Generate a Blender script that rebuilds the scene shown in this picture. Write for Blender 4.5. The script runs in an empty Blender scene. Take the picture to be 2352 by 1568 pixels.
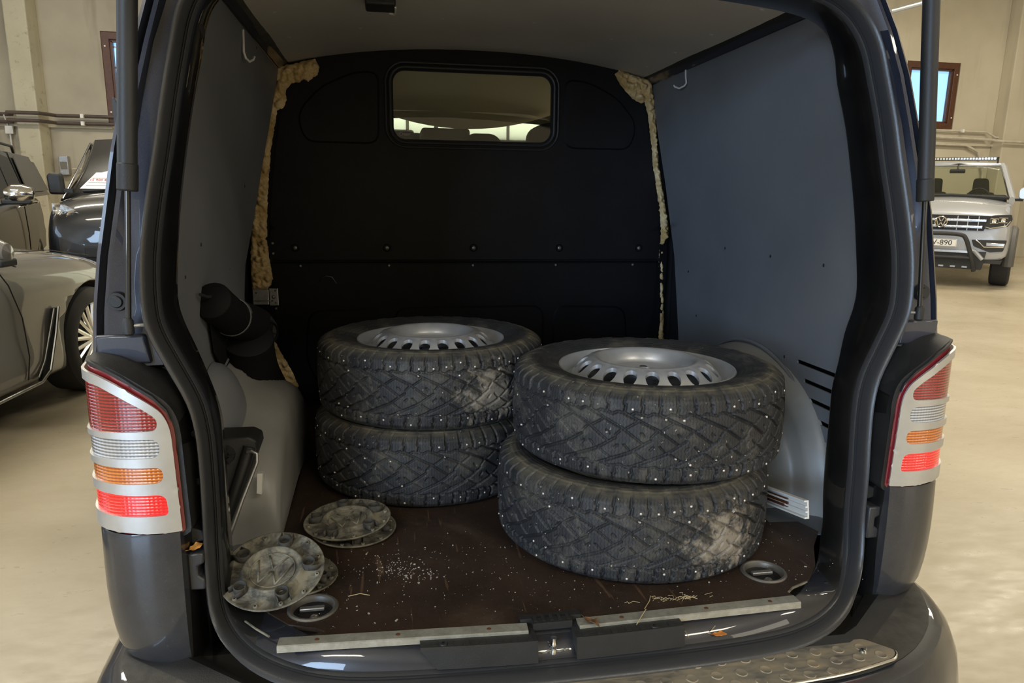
import bpy, bmesh, math, random
import numpy as np
from mathutils import Matrix, Vector, noise
from mathutils.geometry import delaunay_2d_cdt
PI = math.pi
random.seed(7)
sc = bpy.context.scene
COL = sc.collection
R = math.radians

# ------------------------------------------------------------------ camera, world, lights, exposure
# The van stands slightly nose-down on the hall floor; van-related things are laid out in the van's own frame
# and carried into the hall frame by VAN_M.
TILT = R(1.17)
VAN_M = Matrix.Translation((0, .7, 0)) @ Matrix.Rotation(-TILT, 4, 'X') @ Matrix.Translation((0, -.7, 0))
YAW, PITCH, ROLL = R(10.05), R(11.03), -0.0116
cam_d = bpy.data.cameras.new('camera')
cam_d.sensor_width = 36.0
cam_d.lens = 1640.0 / 2352.0 * 36.0
cam_d.clip_start = .02
cam = bpy.data.objects.new('camera', cam_d)
COL.objects.link(cam)
fw = Vector((math.sin(YAW) * math.cos(PITCH), math.cos(YAW) * math.cos(PITCH), -math.sin(PITCH)))
rt = Vector((math.cos(YAW), -math.sin(YAW), 0))
up = rt.cross(fw)
r2 = math.cos(ROLL) * rt - math.sin(ROLL) * up
u2 = math.sin(ROLL) * rt + math.cos(ROLL) * up
cm = Matrix((r2, u2, -fw)).transposed().to_4x4()
cm.translation = Vector((-.36, -1.30, 1.41))
cam.matrix_world = VAN_M @ cm
sc.camera = cam

sc.view_settings.view_transform = 'Standard'
sc.view_settings.look = 'None'
sc.view_settings.gamma = 1.0
sc.view_settings.use_curve_mapping = False
sc.view_settings.exposure = 0.0

w = bpy.data.worlds.new('world')
sc.world = w
w.use_nodes = True
w.node_tree.nodes['Background'].inputs[0].default_value = (.55, .75, 1, 1)
w.node_tree.nodes['Background'].inputs[1].default_value = 1.0

def area(name, loc, target, sx, sy, power, colr, spread=180):
    d = bpy.data.lights.new(name, 'AREA')
    d.shape = 'RECTANGLE'; d.size = sx; d.size_y = sy; d.energy = power; d.color = colr; d.spread = R(spread)
    o = bpy.data.objects.new(name, d); COL.objects.link(o)
    o.location = loc
    o.rotation_euler = (Vector(target) - Vector(loc)).to_track_quat('-Z', 'Y').to_euler()
    return o
WARM = (1.0, .92, .76)
COOL = (.52, .72, 1.0)
LAMPS = [(-5, 8.5), (3, 9.5), (11, 9.0), (-5, 1.5), (3, 4.2), (11, 2.0), (-4.5, -6), (3.5, -7), (11, -6)]
for i, (lx, ly) in enumerate(LAMPS):
    area('lamp_light', (lx, ly, 6.3), (lx, ly, 0), 4.0, .8, 285, WARM)
area('daylight_left', (-7.5, -9.5, 2.8), (.6, 1, 1.2), 5.0, 3.6, 900, COOL)
area('daylight_side', (-9.7, 2.0, 3.2), (0, 1, 1.2), 6.0, 2.0, 160, COOL)
area('warm_right', (9.5, -10.0, 2.8), (0, 0, 1.0), 5.0, 3.0, 150, WARM)

# ------------------------------------------------------------------ materials
MATS = {}
def newmat(name):
    m = bpy.data.materials.new(name); m.use_nodes = True
    MATS[name] = m
    return m, m.node_tree, m.node_tree.nodes['Principled BSDF']
def setp(b, **k):
    for n, v in k.items():
        b.inputs[n].default_value = v
def rgb(c): return (c[0], c[1], c[2], 1)
class N:
    """tiny node helper"""
    def __init__(s, nt): s.nt = nt
    def add(s, t, **k):
        n = s.nt.nodes.new(t)
        for a, v in k.items(): setattr(n, a, v)
        return n
    def link(s, a, b): s.nt.links.new(a, b)
    def coord(s, kind='Object'):
        return s.add('ShaderNodeTexCoord').outputs[kind]
    def noise(s, vec, scale, detail=4, rough=.55, dist=0):
        n = s.add('ShaderNodeTexNoise'); n.inputs['Scale'].default_value = scale
        n.inputs['Detail'].default_value = detail; n.inputs['Roughness'].default_value = rough; n.inputs['Distortion'].default_value = dist
        s.link(vec, n.inputs['Vector']); return n.outputs['Fac']
    def ramp(s, fac, a, b, ca=(0, 0, 0), cb=(1, 1, 1)):
        n = s.add('ShaderNodeValToRGB'); e = n.color_ramp.elements
        e[0].position = a; e[1].position = b; e[0].color = rgb(ca); e[1].color = rgb(cb)
        s.link(fac, n.inputs[0]); return n.outputs[0]
    def mix(s, fac, a, b, mode='MIX'):
        n = s.add('ShaderNodeMix'); n.data_type = 'RGBA'; n.blend_type = mode
        for i, v in ((0, fac), (6, a), (7, b)):
            if hasattr(v, 'is_linked') or hasattr(v, 'links'): s.link(v, n.inputs[i])
            elif isinstance(v, tuple): n.inputs[i].default_value = rgb(v)
            else: n.inputs[i].default_value = v
        return n.outputs[2]
    def math(s, op, a, b=None, c=None):
        n = s.add('ShaderNodeMath', operation=op)
        for i, v in enumerate((a, b, c)):
            if v is None: continue
            if isinstance(v, (int, float)): n.inputs[i].default_value = v
            else: s.link(v, n.inputs[i])
        return n.outputs[0]
    def mapping(s, vec, scale=(1, 1, 1), rot=(0, 0, 0)):
        n = s.add('ShaderNodeMapping'); n.inputs['Scale'].default_value = scale; n.inputs['Rotation'].default_value = rot
        s.link(vec, n.inputs['Vector']); return n.outputs[0]
    def bump(s, h, strength, dist, b):
        n = s.add('ShaderNodeBump'); n.inputs['Strength'].default_value = strength; n.inputs['Distance'].default_value = dist
        s.link(h, n.inputs['Height']); s.link(n.outputs[0], b.inputs['Normal']); return n
def plain(name, col, rough=.5, metal=0, coat=0, grain=0, gscale=60, var=0, vscale=6, spec=.5, bumpd=.001, coord='Object', coat_rough=.03):
    m, nt, b = newmat(name); n = N(nt)
    setp(b, **{'Base Color': rgb(col), 'Roughness': rough, 'Metallic': metal, 'Coat Weight': coat, 'Specular IOR Level': spec, 'Coat Roughness': coat_rough})
    if var or grain: c = n.coord(coord)
    if var:
        f = n.ramp(n.noise(c, vscale, 6), .3, .7)
        n.link(n.mix(f, tuple(v * (1 - var) for v in col), tuple(min(1, v * (1 + var)) for v in col)), b.inputs['Base Color'])
    if grain:
        n.bump(n.noise(c, gscale, 3), grain, bumpd, b)
    return m
def emit(name, col, strength):
    m, nt, b = newmat(name)
    setp(b, **{'Base Color': rgb(col), 'Emission Color': rgb(col), 'Emission Strength': strength, 'Roughness': .3})
    return m
def glassy(name, tint=(.9, .93, .9), refl=.08, rough=.0):
    m, nt, b = newmat(name); n = N(nt)
    nt.nodes.remove(b)
    out = [x for x in nt.nodes if x.type == 'OUTPUT_MATERIAL'][0]
    t = n.add('ShaderNodeBsdfTransparent'); t.inputs[0].default_value = rgb(tint)
    g = n.add('ShaderNodeBsdfGlossy'); g.inputs['Roughness'].default_value = rough
    f = n.add('ShaderNodeFresnel'); f.inputs[0].default_value = 1.45
    mx = n.add('ShaderNodeMixShader')
    n.link(n.math('ADD', f.outputs[0], refl * .3), mx.inputs[0]); n.link(t.outputs[0], mx.inputs[1]); n.link(g.outputs[0], mx.inputs[2])
    n.link(mx.outputs[0], out.inputs[0])
    return m

def paint(name, col, dust=0.0, dustcol=(.13, .122, .10), flake=.25):
    m, nt, b = newmat(name); n = N(nt)
    c = n.coord()
    fl = n.noise(c, 900, 1)
    base = n.mix(n.ramp(fl, .35, .75), tuple(v * (1 - flake) for v in col), tuple(v * (1 + 2 * flake) for v in col))
    setp(b, **{'Metallic': .25, 'Roughness': .38, 'Coat Weight': 1.0, 'Coat Roughness': .03})
    if dust > 0:
        d1 = n.ramp(n.noise(c, 5, 8, .7), .30, .75)
        d2 = n.ramp(n.noise(c, 160, 3, .6), .66, .74)
        f = n.math('MULTIPLY', n.math('ADD', n.math('MULTIPLY', d1, .8), n.math('MULTIPLY', d2, .7)), dust)
        f = n.math('MINIMUM', f, 1.0)
        n.link(n.mix(f, base, dustcol), b.inputs['Base Color'])
        n.link(n.math('SUBTRACT', 1.0, n.math('MULTIPLY', f, 1.0)), b.inputs['Coat Weight'])
        n.link(n.math('ADD', .35, n.math('MULTIPLY', f, .5)), b.inputs['Roughness'])
        n.link(n.math('SUBTRACT', .25, n.math('MULTIPLY', f, .25)), b.inputs['Metallic'])
    else:
        n.link(base, b.inputs['Base Color'])
    return m
paint('navy_paint', (.026, .031, .052), .20)
paint('dusty_paint', (.018, .021, .032), .42)
paint('sill_paint', (.009, .011, .020), .15)
paint('black_paint', (.004, .004, .005), .10)
paint('car_black', (.008, .008, .009), 0)
paint('car_charcoal', (.012, .013, .014), 0)
MATS['car_charcoal'].node_tree.nodes['Principled BSDF'].inputs['Coat Weight'].default_value = .35
plain('headlamp_sparkle', (.55, .55, .52), .12, metal=.6, var=.7, vscale=30, coat=1)  # strong grey mottle, headlamp sparkle painted into the colour
paint('car_silver', (.44, .45, .47), 0, flake=.08)
paint('car_bronze', (.17, .162, .15), 0, flake=.08)
plain('rubber', (.022, .022, .023), .5, grain=.3, gscale=300)
plain('rubber_bright', (.036, .037, .040), .32, grain=.25, gscale=300)
plain('matt_black', (.006, .006, .007), .7, spec=.2)
plain('black_plastic', (.018, .018, .018), .55, grain=.5, gscale=420, var=.25, vscale=12)
plain('dusty_plastic', (.055, .052, .045), .75, grain=.6, gscale=420, var=.45, vscale=25)
plain('lining_grey', (.15, .155, .165), .48, var=.10, vscale=3, grain=.08, gscale=220)
plain('lining_roof', (.50, .475, .43), .5, var=.06, vscale=3, grain=.08, gscale=180)
plain('arch_grey', (.23, .225, .21), .38, var=.12, vscale=8, grain=.1, gscale=160)
plain('bulkhead_black', (.0055, .0055, .0065), .50, spec=.22, grain=.45, gscale=320, var=.3, vscale=7)
plain('hidden_steel', (.012, .012, .014), .6)
plain('beige_trim', (.80, .72, .52), .9)
plain('grey_trim', (.16, .155, .125), .8)
plain('dark_trim', (.03, .03, .028), .7)
plain('zinc', (.42, .42, .42), .42, metal=.85, var=.2, vscale=40)
plain('chrome', (.80, .79, .76), .10, metal=1.0)
plain('satin_chrome', (.74, .74, .72), .24, metal=1.0, var=.06, vscale=14)
plain('cover_metal', (.62, .62, .61), .42, metal=.75, var=.05, vscale=30)
plain('rim_silver', (.54, .55, .57), .34, metal=.55, var=.10, vscale=18, grain=.15, gscale=140)
plain('screw_metal', (.30, .28, .25), .45, metal=.8)
plain('rust', (.10, .04, .018), .8)
plain('white_wire', (.62, .62, .60), .4)
plain('stud_metal', (.75, .70, .65), .35, metal=.6)
plain('white_grit', (.42, .39, .33), .8)
plain('pebble', (.45, .42, .37), .8)
plain('straw', (.50, .40, .22), .8)
plain('plate_white', (.78, .77, .72), .4)
plain('ink_black', (.01, .01, .01), .5)
plain('ink_red', (.45, .04, .03), .6)
plain('ink_grey', (.35, .33, .33), .6)
plain('paper', (.85, .83, .82), .8)
plain('frame_brown', (.085, .032, .014), .45, var=.2, vscale=20)
plain('white_plastic', (.75, .74, .70), .5)
plain('pipe_dark', (.07, .05, .04), .5, var=.3, vscale=4)
plain('pipe_light', (.52, .47, .37), .5, var=.15)
plain('pipe_steel', (.60, .64, .68), .3, metal=.7)
plain('grey_flare', (.10, .095, .085), .6)
plain('lamp_reflector', (.85, .84, .8), .12, metal=.9)
plain('tyre_black', (.028, .027, .026), .8, grain=.4, gscale=90)
emit('lamp_diffuser', (1.0, .9, .72), 5.0)
emit('pane_sky', (.30, .58, .95), 1.05)
emit('panel_glow', (.95, 1.0, .80), 1.0)
glassy('clear_glass', (.86, .90, .85))
glassy('tinted_glass', (.45, .50, .42), .1)

def m_foam():
    m, nt, b = newmat('foam'); n = N(nt); c = n.coord()
    f = n.ramp(n.noise(c, 14, 5), .35, .7)
    f2 = n.ramp(n.noise(c, 120, 4), .3, .8)
    base = n.mix(f, (.50, .33, .12), (.92, .72, .40))
    n.link(n.mix(n.math('MULTIPLY', f2, .35), base, (.16, .09, .03)), b.inputs['Base Color'])
    setp(b, Roughness=.75); n.bump(n.noise(c, 70, 5), .8, .006, b)
m_foam()
def m_ply():
    m, nt, b = newmat('plywood_brown'); n = N(nt); c = n.coord()
    f = n.ramp(n.noise(c, 7, 7, .65), .3, .72)
    base = n.mix(f, (.020, .011, .007), (.050, .030, .020))
    wv = n.noise(n.mapping(c, (260, 260, 1)), 1.0, 2)
    base = n.mix(n.math('MULTIPLY', n.ramp(wv, .45, .7), .25), base, (.075, .05, .036))
    d = n.ramp(n.noise(c, 3.2, 6, .75, .6), .55, .78)
    base = n.mix(n.math('MULTIPLY', d, .45), base, (.14, .105, .075))
    scr = n.ramp(n.noise(n.mapping(c, (30, 2.2, 1), (0, 0, .35)), 3.0, 2, .3), .70, .73)
    base = n.mix(n.math('MULTIPLY', scr, .35), base, (.20, .12, .07))
    sp = n.ramp(n.noise(c, 210, 2, .4), .735, .76)
    base = n.mix(n.math('MULTIPLY', sp, .6), base, (.5, .45, .38))
    n.link(base, b.inputs['Base Color'])
    setp(b, Roughness=.5); n.bump(wv, .25, .001, b)
m_ply()
def m_alu():
    m, nt, b = newmat('worn_aluminium'); n = N(nt); c = n.coord()
    f = n.ramp(n.noise(c, 30, 6, .7), .3, .75)
    n.link(n.mix(f, (.34, .33, .27), (.62, .61, .55)), b.inputs['Base Color'])
    setp(b, Metallic=.6, Roughness=.42); n.bump(n.noise(n.mapping(c, (1, 8, 1)), 60, 3), .2, .001, b)
m_alu()
def m_step():
    m, nt, b = newmat('step_steel'); n = N(nt); c = n.coord()
    f = n.ramp(n.noise(n.mapping(c, (1, 3, 1)), 16, 7, .7), .35, .68)
    n.link(n.mix(f, (.45, .43, .38), (.36, .29, .19)), b.inputs['Base Color'])
    n.link(n.math('ADD', .28, n.math('MULTIPLY', f, .4)), b.inputs['Roughness'])
    n.link(n.math('SUBTRACT', .85, n.math('MULTIPLY', f, .5)), b.inputs['Metallic'])
m_step()
def m_cap():
    m, nt, b = newmat('cap_dirty'); n = N(nt); c = n.coord()
    f = n.ramp(n.noise(c, 22, 7, .7, .5), .38, .60)
    n.link(n.mix(f, (.055, .052, .045), (.27, .25, .19)), b.inputs['Base Color'])
    setp(b, Roughness=.7); n.bump(n.noise(c, 120, 3), .3, .001, b)
m_cap()
def lens(name, col, em=0.0, dark=(.1, 0, 0), vertical=0.0):
    m, nt, b = newmat(name); n = N(nt); c = n.coord()
    sep = n.add('ShaderNodeSeparateXYZ'); n.link(c, sep.inputs[0])
    z = n.math('MULTIPLY', sep.outputs[2], 2 * PI / .0062)
    h = n.math('MULTIPLY', n.math('ADD', n.math('SINE', z), 1.0), .5)
    x = n.math('MULTIPLY', sep.outputs[0], 2 * PI / .0075)
    hx = n.math('MULTIPLY', n.math('ADD', n.math('SINE', x), 1.0), .5)
    hh = n.math('ADD', n.math('MULTIPLY', h, .86), n.math('MULTIPLY', hx, .14))
    colr = n.mix(n.ramp(hh, .15, .85), dark, col)
    n.link(colr, b.inputs['Base Color'])
    setp(b, **{'Roughness': .12, 'Coat Weight': 1.0, 'Coat Roughness': .02, 'Specular IOR Level': .8})
    n.bump(hh, .9, .0016, b)
    if em:
        n.link(colr, b.inputs['Emission Color']); b.inputs['Emission Strength'].default_value = em
lens('lens_red', (.46, .006, .014), 0, (.10, .001, .003))
lens('lens_red_lit', (.95, .006, .010), .85, (.42, .0, .002))
lens('lens_amber', (.85, .24, .02), 0.0, (.38, .07, .004))
lens('lens_clear', (.62, .62, .63), 0, (.16, .16, .17))
plain('red_rim', (.22, .02, .025), .2, coat=1)

def m_concrete_floor():
    m, nt, b = newmat('hall_floor'); n = N(nt); c = n.coord()
    f = n.ramp(n.noise(c, .8, 8, .65, .3), .3, .7)
    base = n.mix(f, (.37, .315, .215), (.51, .45, .335))
    f2 = n.ramp(n.noise(n.mapping(c, (1, 2.4, 1), (0, 0, .7)), 6, 8, .75), .35, .75)
    base = n.mix(n.math('MULTIPLY', f2, .3), base, (.30, .235, .15))
    sp = n.ramp(n.noise(c, 42, 3, .5), .74, .78)
    base = n.mix(n.math('MULTIPLY', sp, .4), base, (.14, .10, .06))
    st = n.ramp(n.noise(c, 1.7, 4, .6), .66, .72)
    base = n.mix(n.math('MULTIPLY', st, .2), base, (.22, .17, .12))
    n.link(base, b.inputs['Base Color'])
    n.link(n.math('ADD', .26, n.math('MULTIPLY', f2, .25)), b.inputs['Roughness'])
    n.bump(n.noise(c, 25, 5), .12, .004, b)
m_concrete_floor()
def m_wall(name, c1, c2, stain=.35, scale=1.0, pits=0):
    m, nt, b = newmat(name); n = N(nt); c = n.coord()
    f = n.ramp(n.noise(c, .7 * scale, 6), .35, .65)
    base = n.mix(f, c1, c2)
    g = n.mapping(c, (2.2, 2.2, .22))
    st = n.ramp(n.noise(g, 1.5 * scale, 4, .5), .56, .66)
    base = n.mix(n.math('MULTIPLY', st, stain), base, tuple(v * .62 for v in c1))
    if pits:
        p = n.ramp(n.noise(c, 6, 7, .75), .56, .66)
        base = n.mix(n.math('MULTIPLY', p, pits), base, (.20, .165, .10))
    n.link(base, b.inputs['Base Color'])
    setp(b, Roughness=.85); n.bump(n.noise(c, 40, 4), .25, .004, b)
m_wall('wall_paint', (.47, .415, .30), (.56, .50, .37), .22)
m_wall('wall_left_paint', (.40, .335, .235), (.50, .43, .30), .40)
m_wall('column_concrete', (.42, .39, .29), (.52, .485, .37), .2, 1.0, .55)
m_wall('wall_stained', (.34, .305, .235), (.43, .39, .30), .45)
m_wall('ceiling_paint', (.5, .46, .38), (.56, .52, .44), .1)

def m_tyre():
    m, nt, b = newmat('studded_tyre'); n = N(nt)
    uv = n.coord('UV'); c = n.coord('Object')
    sep = n.add('ShaderNodeSeparateXYZ'); n.link(uv, sep.inputs[0])
    u, v = sep.outputs[0], sep.outputs[1]
    # sipes: thin zig-zag cuts running across the blocks
    tri = n.math('PINGPONG', n.math('DIVIDE', v, .006), 1.0)
    ph = n.math('ADD', n.math('DIVIDE', u, .0075), n.math('MULTIPLY', tri, .32))
    d = n.math('ABSOLUTE', n.math('SUBTRACT', n.math('FRACT', ph), .5))
    cut = n.math('LESS_THAN', d, .085)
    ins = n.math('LESS_THAN', n.math('ABSOLUTE', v), .098)
    cut = n.math('MULTIPLY', cut, ins)
    # ring ribs on the sidewall
    ring = n.math('SINE', n.math('MULTIPLY', v, 620.0))
    side = n.math('SUBTRACT', 1.0, ins)
    h = n.math('SUBTRACT', n.math('MULTIPLY', n.math('MULTIPLY', ring, side), .12), cut)
    f = n.ramp(n.noise(c, 16, 7, .7), .35, .75)
    base = n.mix(f, (.016, .017, .020), (.040, .041, .044))
    base = n.mix(n.math('MULTIPLY', cut, .9), base, (.003, .003, .003))
    # dried dirt: shoulder band and stains of their own shape
    dn = n.ramp(n.noise(c, 9, 8, .78, .4), .50, .66)
    base = n.mix(n.math('MULTIPLY', dn, .42), base, (.17, .155, .12))
    fleck = n.ramp(n.noise(c, 130, 3, .5), .70, .74)
    base = n.mix(n.math('MULTIPLY', fleck, .75), base, (.42, .39, .33))
    sh = n.math('SUBTRACT', 1.0, n.math('MINIMUM', n.math('MULTIPLY', n.math('ABSOLUTE', n.math('SUBTRACT', n.math('ABSOLUTE', v), .112)), 50.0), 1.0))
    base = n.mix(n.math('MULTIPLY', n.math('MULTIPLY', sh, .8), n.ramp(n.noise(c, 35, 5), .3, .6)), base, (.17, .15, .105))
    # one mud patch per tyre, around object angle 0
    dist = n.add('ShaderNodeVectorMath', operation='DISTANCE'); n.link(c, dist.inputs[0]); dist.inputs[1].default_value = (.335, 0, -.01)
    pm = n.math('ADD', n.math('MULTIPLY', dist.outputs['Value'], 4.6), n.math('MULTIPLY', n.noise(c, 26, 6, .7), 1.6))
    pm = n.ramp(n.math('MULTIPLY', pm, .5), .47, .60, (1, 1, 1), (0, 0, 0))
    base = n.mix(n.math('MULTIPLY', pm, .75), base, (.36, .31, .245))
    n.link(base, b.inputs['Base Color'])
    setp(b, Roughness=.62)
    n.bump(h, 1.0, .0022, b)
m_tyre()

# ------------------------------------------------------------------ mesh helpers
def mesh_of(name, verts, faces, mat=None, smooth=True):
    me = bpy.data.meshes.new(name)
    me.from_pydata([tuple(v) for v in verts], [], faces)
    me.update()
    if mat: me.materials.append(MATS[mat])
    if smooth and len(me.polygons):
        me.polygons.foreach_set('use_smooth', np.ones(len(me.polygons), bool))
    return me
def put(name, me, parent=None, loc=None, rot=None, label=None, kind=None, sharp=True):
    o = bpy.data.objects.new(name, me); COL.objects.link(o)
    if parent is not None: o.parent = parent
    if loc is not None: o.location = loc
    if rot is not None: o.rotation_euler = rot
    if label: o['label'] = label
    if kind: o['kind'] = kind
    return o
def ob(name, verts, faces, mat, parent=None, smooth=True, solid=0, bevel=0, subd=0, label=None, kind=None, offset=-1, fixn=True, edge=.6):
    me = mesh_of(name, verts, faces, mat, smooth)
    if fixn:
        bm = bmesh.new(); bm.from_mesh(me); bmesh.ops.recalc_face_normals(bm, faces=bm.faces)
        if edge and smooth:
            for e in bm.edges:
                if len(e.link_faces) == 2 and e.calc_face_angle(0) > edge: e.smooth = False
        bm.to_mesh(me); bm.free()
    o = put(name, me, parent, label=label, kind=kind)
    if solid:
        md = o.modifiers.new('s', 'SOLIDIFY'); md.thickness = solid; md.offset = offset
        if smooth: md = o.modifiers.new('e', 'EDGE_SPLIT'); md.split_angle = R(40)
    if bevel:
        md = o.modifiers.new('b', 'BEVEL'); md.width = bevel; md.segments = 2; md.limit_method = 'ANGLE'; md.angle_limit = R(35)
    if subd:
        md = o.modifiers.new('d', 'SUBSURF'); md.levels = subd; md.render_levels = subd
    return o
class MB:
    """collects shapes into one mesh"""
    def __init__(s): s.v = []; s.f = []
    def add(s, v, f):
        k = len(s.v); s.v += [tuple(p) for p in v]; s.f += [tuple(i + k for i in q) for q in f]; return s
    def box(s, c, d, rz=0, rx=0, ry=0):
        h = Vector(d) * .5; M = Matrix.Translation(c) @ Matrix.Rotation(rz, 4, 'Z') @ Matrix.Rotation(rx, 4, 'X') @ Matrix.Rotation(ry, 4, 'Y')
        v = [M @ Vector((a * h.x, b * h.y, e * h.z)) for a in (-1, 1) for b in (-1, 1) for e in (-1, 1)]
        return s.add(v, [(0, 1, 3, 2), (4, 6, 7, 5), (0, 4, 5, 1), (2, 3, 7, 6), (0, 2, 6, 4), (1, 5, 7, 3)])
    def prism(s, poly, axis, a, b):
        """poly in the two other axes, extruded from a to b on the axis"""
        n = len(poly)
        def P(p, t):
            if axis == 0: return (t, p[0], p[1])
            if axis == 1: return (p[0], t, p[1])
            return (p[0], p[1], t)
        v = [P(p, a) for p in poly] + [P(p, b) for p in poly]
        f = [tuple(range(n))[::-1], tuple(range(n, 2 * n))] + [(i, (i + 1) % n, n + (i + 1) % n, n + i) for i in range(n)]
        return s.add(v, f)
    def tube(s, pts, r, n=12, cap=True, closed=False, flat=None):
        pts = [Vector(p) for p in pts]; m = len(pts)
        rs = r if isinstance(r, (list, tuple)) else [r] * m
        V = []; up0 = None
        for i, p in enumerate(pts):
            a = pts[(i - 1) % m] if (closed or i > 0) else p
            b = pts[(i + 1) % m] if (closed or i < m - 1) else p
            t = (b - a).normalized()
            if up0 is None:
                up0 = Vector((0, 0, 1)) if abs(t.z) < .9 else Vector((1, 0, 0))
            x = t.cross(up0)
            if x.length < 1e-5: x = t.cross(Vector((0, 1, 0)))
            x.normalize(); y = x.cross(t).normalized(); up0 = y
            for k in range(n):
                an = 2 * PI * k / n
                V.append(p + x * (math.cos(an) * rs[i]) + y * (math.sin(an) * rs[i]))
        F = []
        for i in range(m if closed else m - 1):
            j = (i + 1) % m
            for k in range(n):
                F.append((i * n + k, i * n + (k + 1) % n, j * n + (k + 1) % n, j * n + k))
        if cap and not closed:
            F.append(tuple(range(n))[::-1]); F.append(tuple(range((m - 1) * n, m * n)))
        return s.add(V, F)
    def cyl(s, a, b, r, n=16, r2=None):
        return s.tube([a, b], [r, r if r2 is None else r2], n)
    def lathe(s, prof, n=32, c=(0, 0, 0), M=None):
        """profile of (r, z) turned about z"""
        V = []; F = []; m = len(prof)
        for r_, z_ in prof:
            for k in range(n):
                a = 2 * PI * k / n; V.append(Vector((r_ * math.cos(a), r_ * math.sin(a), z_)))
        for i in range(m - 1):
            for k in range(n):
                F.append((i * n + k, i * n + (k + 1) % n, (i + 1) * n + (k + 1) % n, (i + 1) * n + k))
        if M is not None: V = [M @ v for v in V]
        V = [v + Vector(c) for v in V]
        return s.add(V, F)
    def build(s, name, mat, parent=None, **k): return ob(name, s.v, s.f, mat, parent, **k)
def grid(rows, closed_u=False, closed_v=False):
    """rows: list of equal-length point rows"""
    m = len(rows); n = len(rows[0]); V = [p for r_ in rows for p in r_]; F = []
    for i in range(m if closed_v else m - 1):
        for k in range(n if closed_u else n - 1):
            F.append((i * n + k, i * n + (k + 1) % n, ((i + 1) % m) * n + (k + 1) % n, ((i + 1) % m) * n + k))
    return V, F
def resample(poly, step, closed=True):
    out = []; n = len(poly)
    for i in range(n if closed else n - 1):
        a = np.array(poly[i], float); b = np.array(poly[(i + 1) % n], float)
        k = max(1, int(np.linalg.norm(b - a) / step))
        for j in range(k): out.append(tuple(a + (b - a) * j / k))
    if not closed: out.append(tuple(poly[-1]))
    return out
def inside(pts, poly):
    x, y = pts[:, 0], pts[:, 1]; res = np.zeros(len(pts), bool); n = len(poly)
    for i in range(n):
        x1, y1 = poly[i]; x2, y2 = poly[(i + 1) % n]
        if y1 == y2: continue
        c = ((y1 > y) != (y2 > y)) & (x < (x2 - x1) * (y - y1) / (y2 - y1) + x1)
        res ^= c
    return res
def dist_poly(pts, poly):
    d = np.full(len(pts), 1e9); n = len(poly)
    for i in range(n):
        a = np.array(poly[i]); b = np.array(poly[(i + 1) % n]); ab = b - a; L = max(ab @ ab, 1e-12)
        t = np.clip(((pts - a) @ ab) / L, 0, 1); q = a + t[:, None] * ab
        d = np.minimum(d, np.hypot(*(pts - q).T))
    return d
def sheet2d(outer, holes=(), step=.02, edge_step=None, pad=.35):
    """triangulated flat region with holes; returns pts (n,2), tris"""
    es = edge_step or step
    loops = [resample(outer, es)] + [resample(h, es) for h in holes]
    pts = []; edges = []
    for L in loops:
        k = len(pts); pts += L; edges += [(k + i, k + (i + 1) % len(L)) for i in range(len(L))]
    o = np.array(outer); lo = o.min(0); hi = o.max(0)
    gx, gy = np.meshgrid(np.arange(lo[0] + step / 2, hi[0], step), np.arange(lo[1] + step / 2, hi[1], step))
    g = np.stack([gx.ravel(), gy.ravel()], 1)
    if len(g):
        ok = inside(g, outer) & (dist_poly(g, outer) > step * pad)
        for h in holes: ok &= ~inside(g, h) & (dist_poly(g, h) > step * pad)
        pts += [tuple(p) for p in g[ok]]
    r_ = delaunay_2d_cdt([Vector(p) for p in pts], edges, [], 0, 1e-6)
    P = np.array([tuple(p) for p in r_[0]]); T = np.array([t for t in r_[2] if len(t) == 3])
    cen = P[T].mean(1); ok = inside(cen, outer)
    for h in holes: ok &= ~inside(cen, h)
    return P, [tuple(int(q) for q in t) for t in T[ok]]
def sheet(name, outer, fn, mat, parent, holes=(), step=.02, edge_step=None, **k):
    P, T = sheet2d(outer, holes, step, edge_step)
    return ob(name, [fn(p[0], p[1]) for p in P], T, mat, parent, **k)
def rrect(x0, z0, x1, z1, r, n=6):
    out = []
    for cx, cz, a0 in ((x1 - r, z1 - r, 0), (x0 + r, z1 - r, 90), (x0 + r, z0 + r, 180), (x1 - r, z0 + r, 270)):
        for i in range(n + 1):
            a = R(a0 + 90 * i / n); out.append((cx + r * math.cos(a), cz + r * math.sin(a)))
    return out
def rounded(poly, r, n=4):
    """round the corners of a polygon (closed)"""
    out = []; m = len(poly)
    rr = r if isinstance(r, (list, tuple)) else [r] * m
    for i in range(m):
        p = Vector(poly[i]); a = Vector(poly[i - 1]); b = Vector(poly[(i + 1) % m])
        d1 = (a - p); d2 = (b - p); q = min(rr[i], d1.length * .45, d2.length * .45)
        s = p + d1.normalized() * q; e = p + d2.normalized() * q
        for k in range(n + 1):
            t = k / n; out.append(tuple((1 - t) ** 2 * s + 2 * t * (1 - t) * p + t * t * e))
    return out
def circle(cx, cy, r, n=24): return [(cx + r * math.cos(2 * PI * i / n), cy + r * math.sin(2 * PI * i / n)) for i in range(n)]
def thing(name, label, cat, M=None, group=None):
    o = bpy.data.objects.new(name, None); COL.objects.link(o)
    if M is not None: o.matrix_world = M
    o['label'] = label; o['category'] = cat
    o.empty_display_size = .1
    if group: o['group'] = group
    return o
def tag(o, label, cat, group=None):
    o['label'] = label; o['category'] = cat
    if group: o['group'] = group
    return o
def vloc(x, y, z, rz=0, rx=0, ry=0):
    return VAN_M @ Matrix.Translation((x, y, z)) @ Matrix.Rotation(rz, 4, 'Z') @ Matrix.Rotation(rx, 4, 'X') @ Matrix.Rotation(ry, 4, 'Y')
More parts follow.
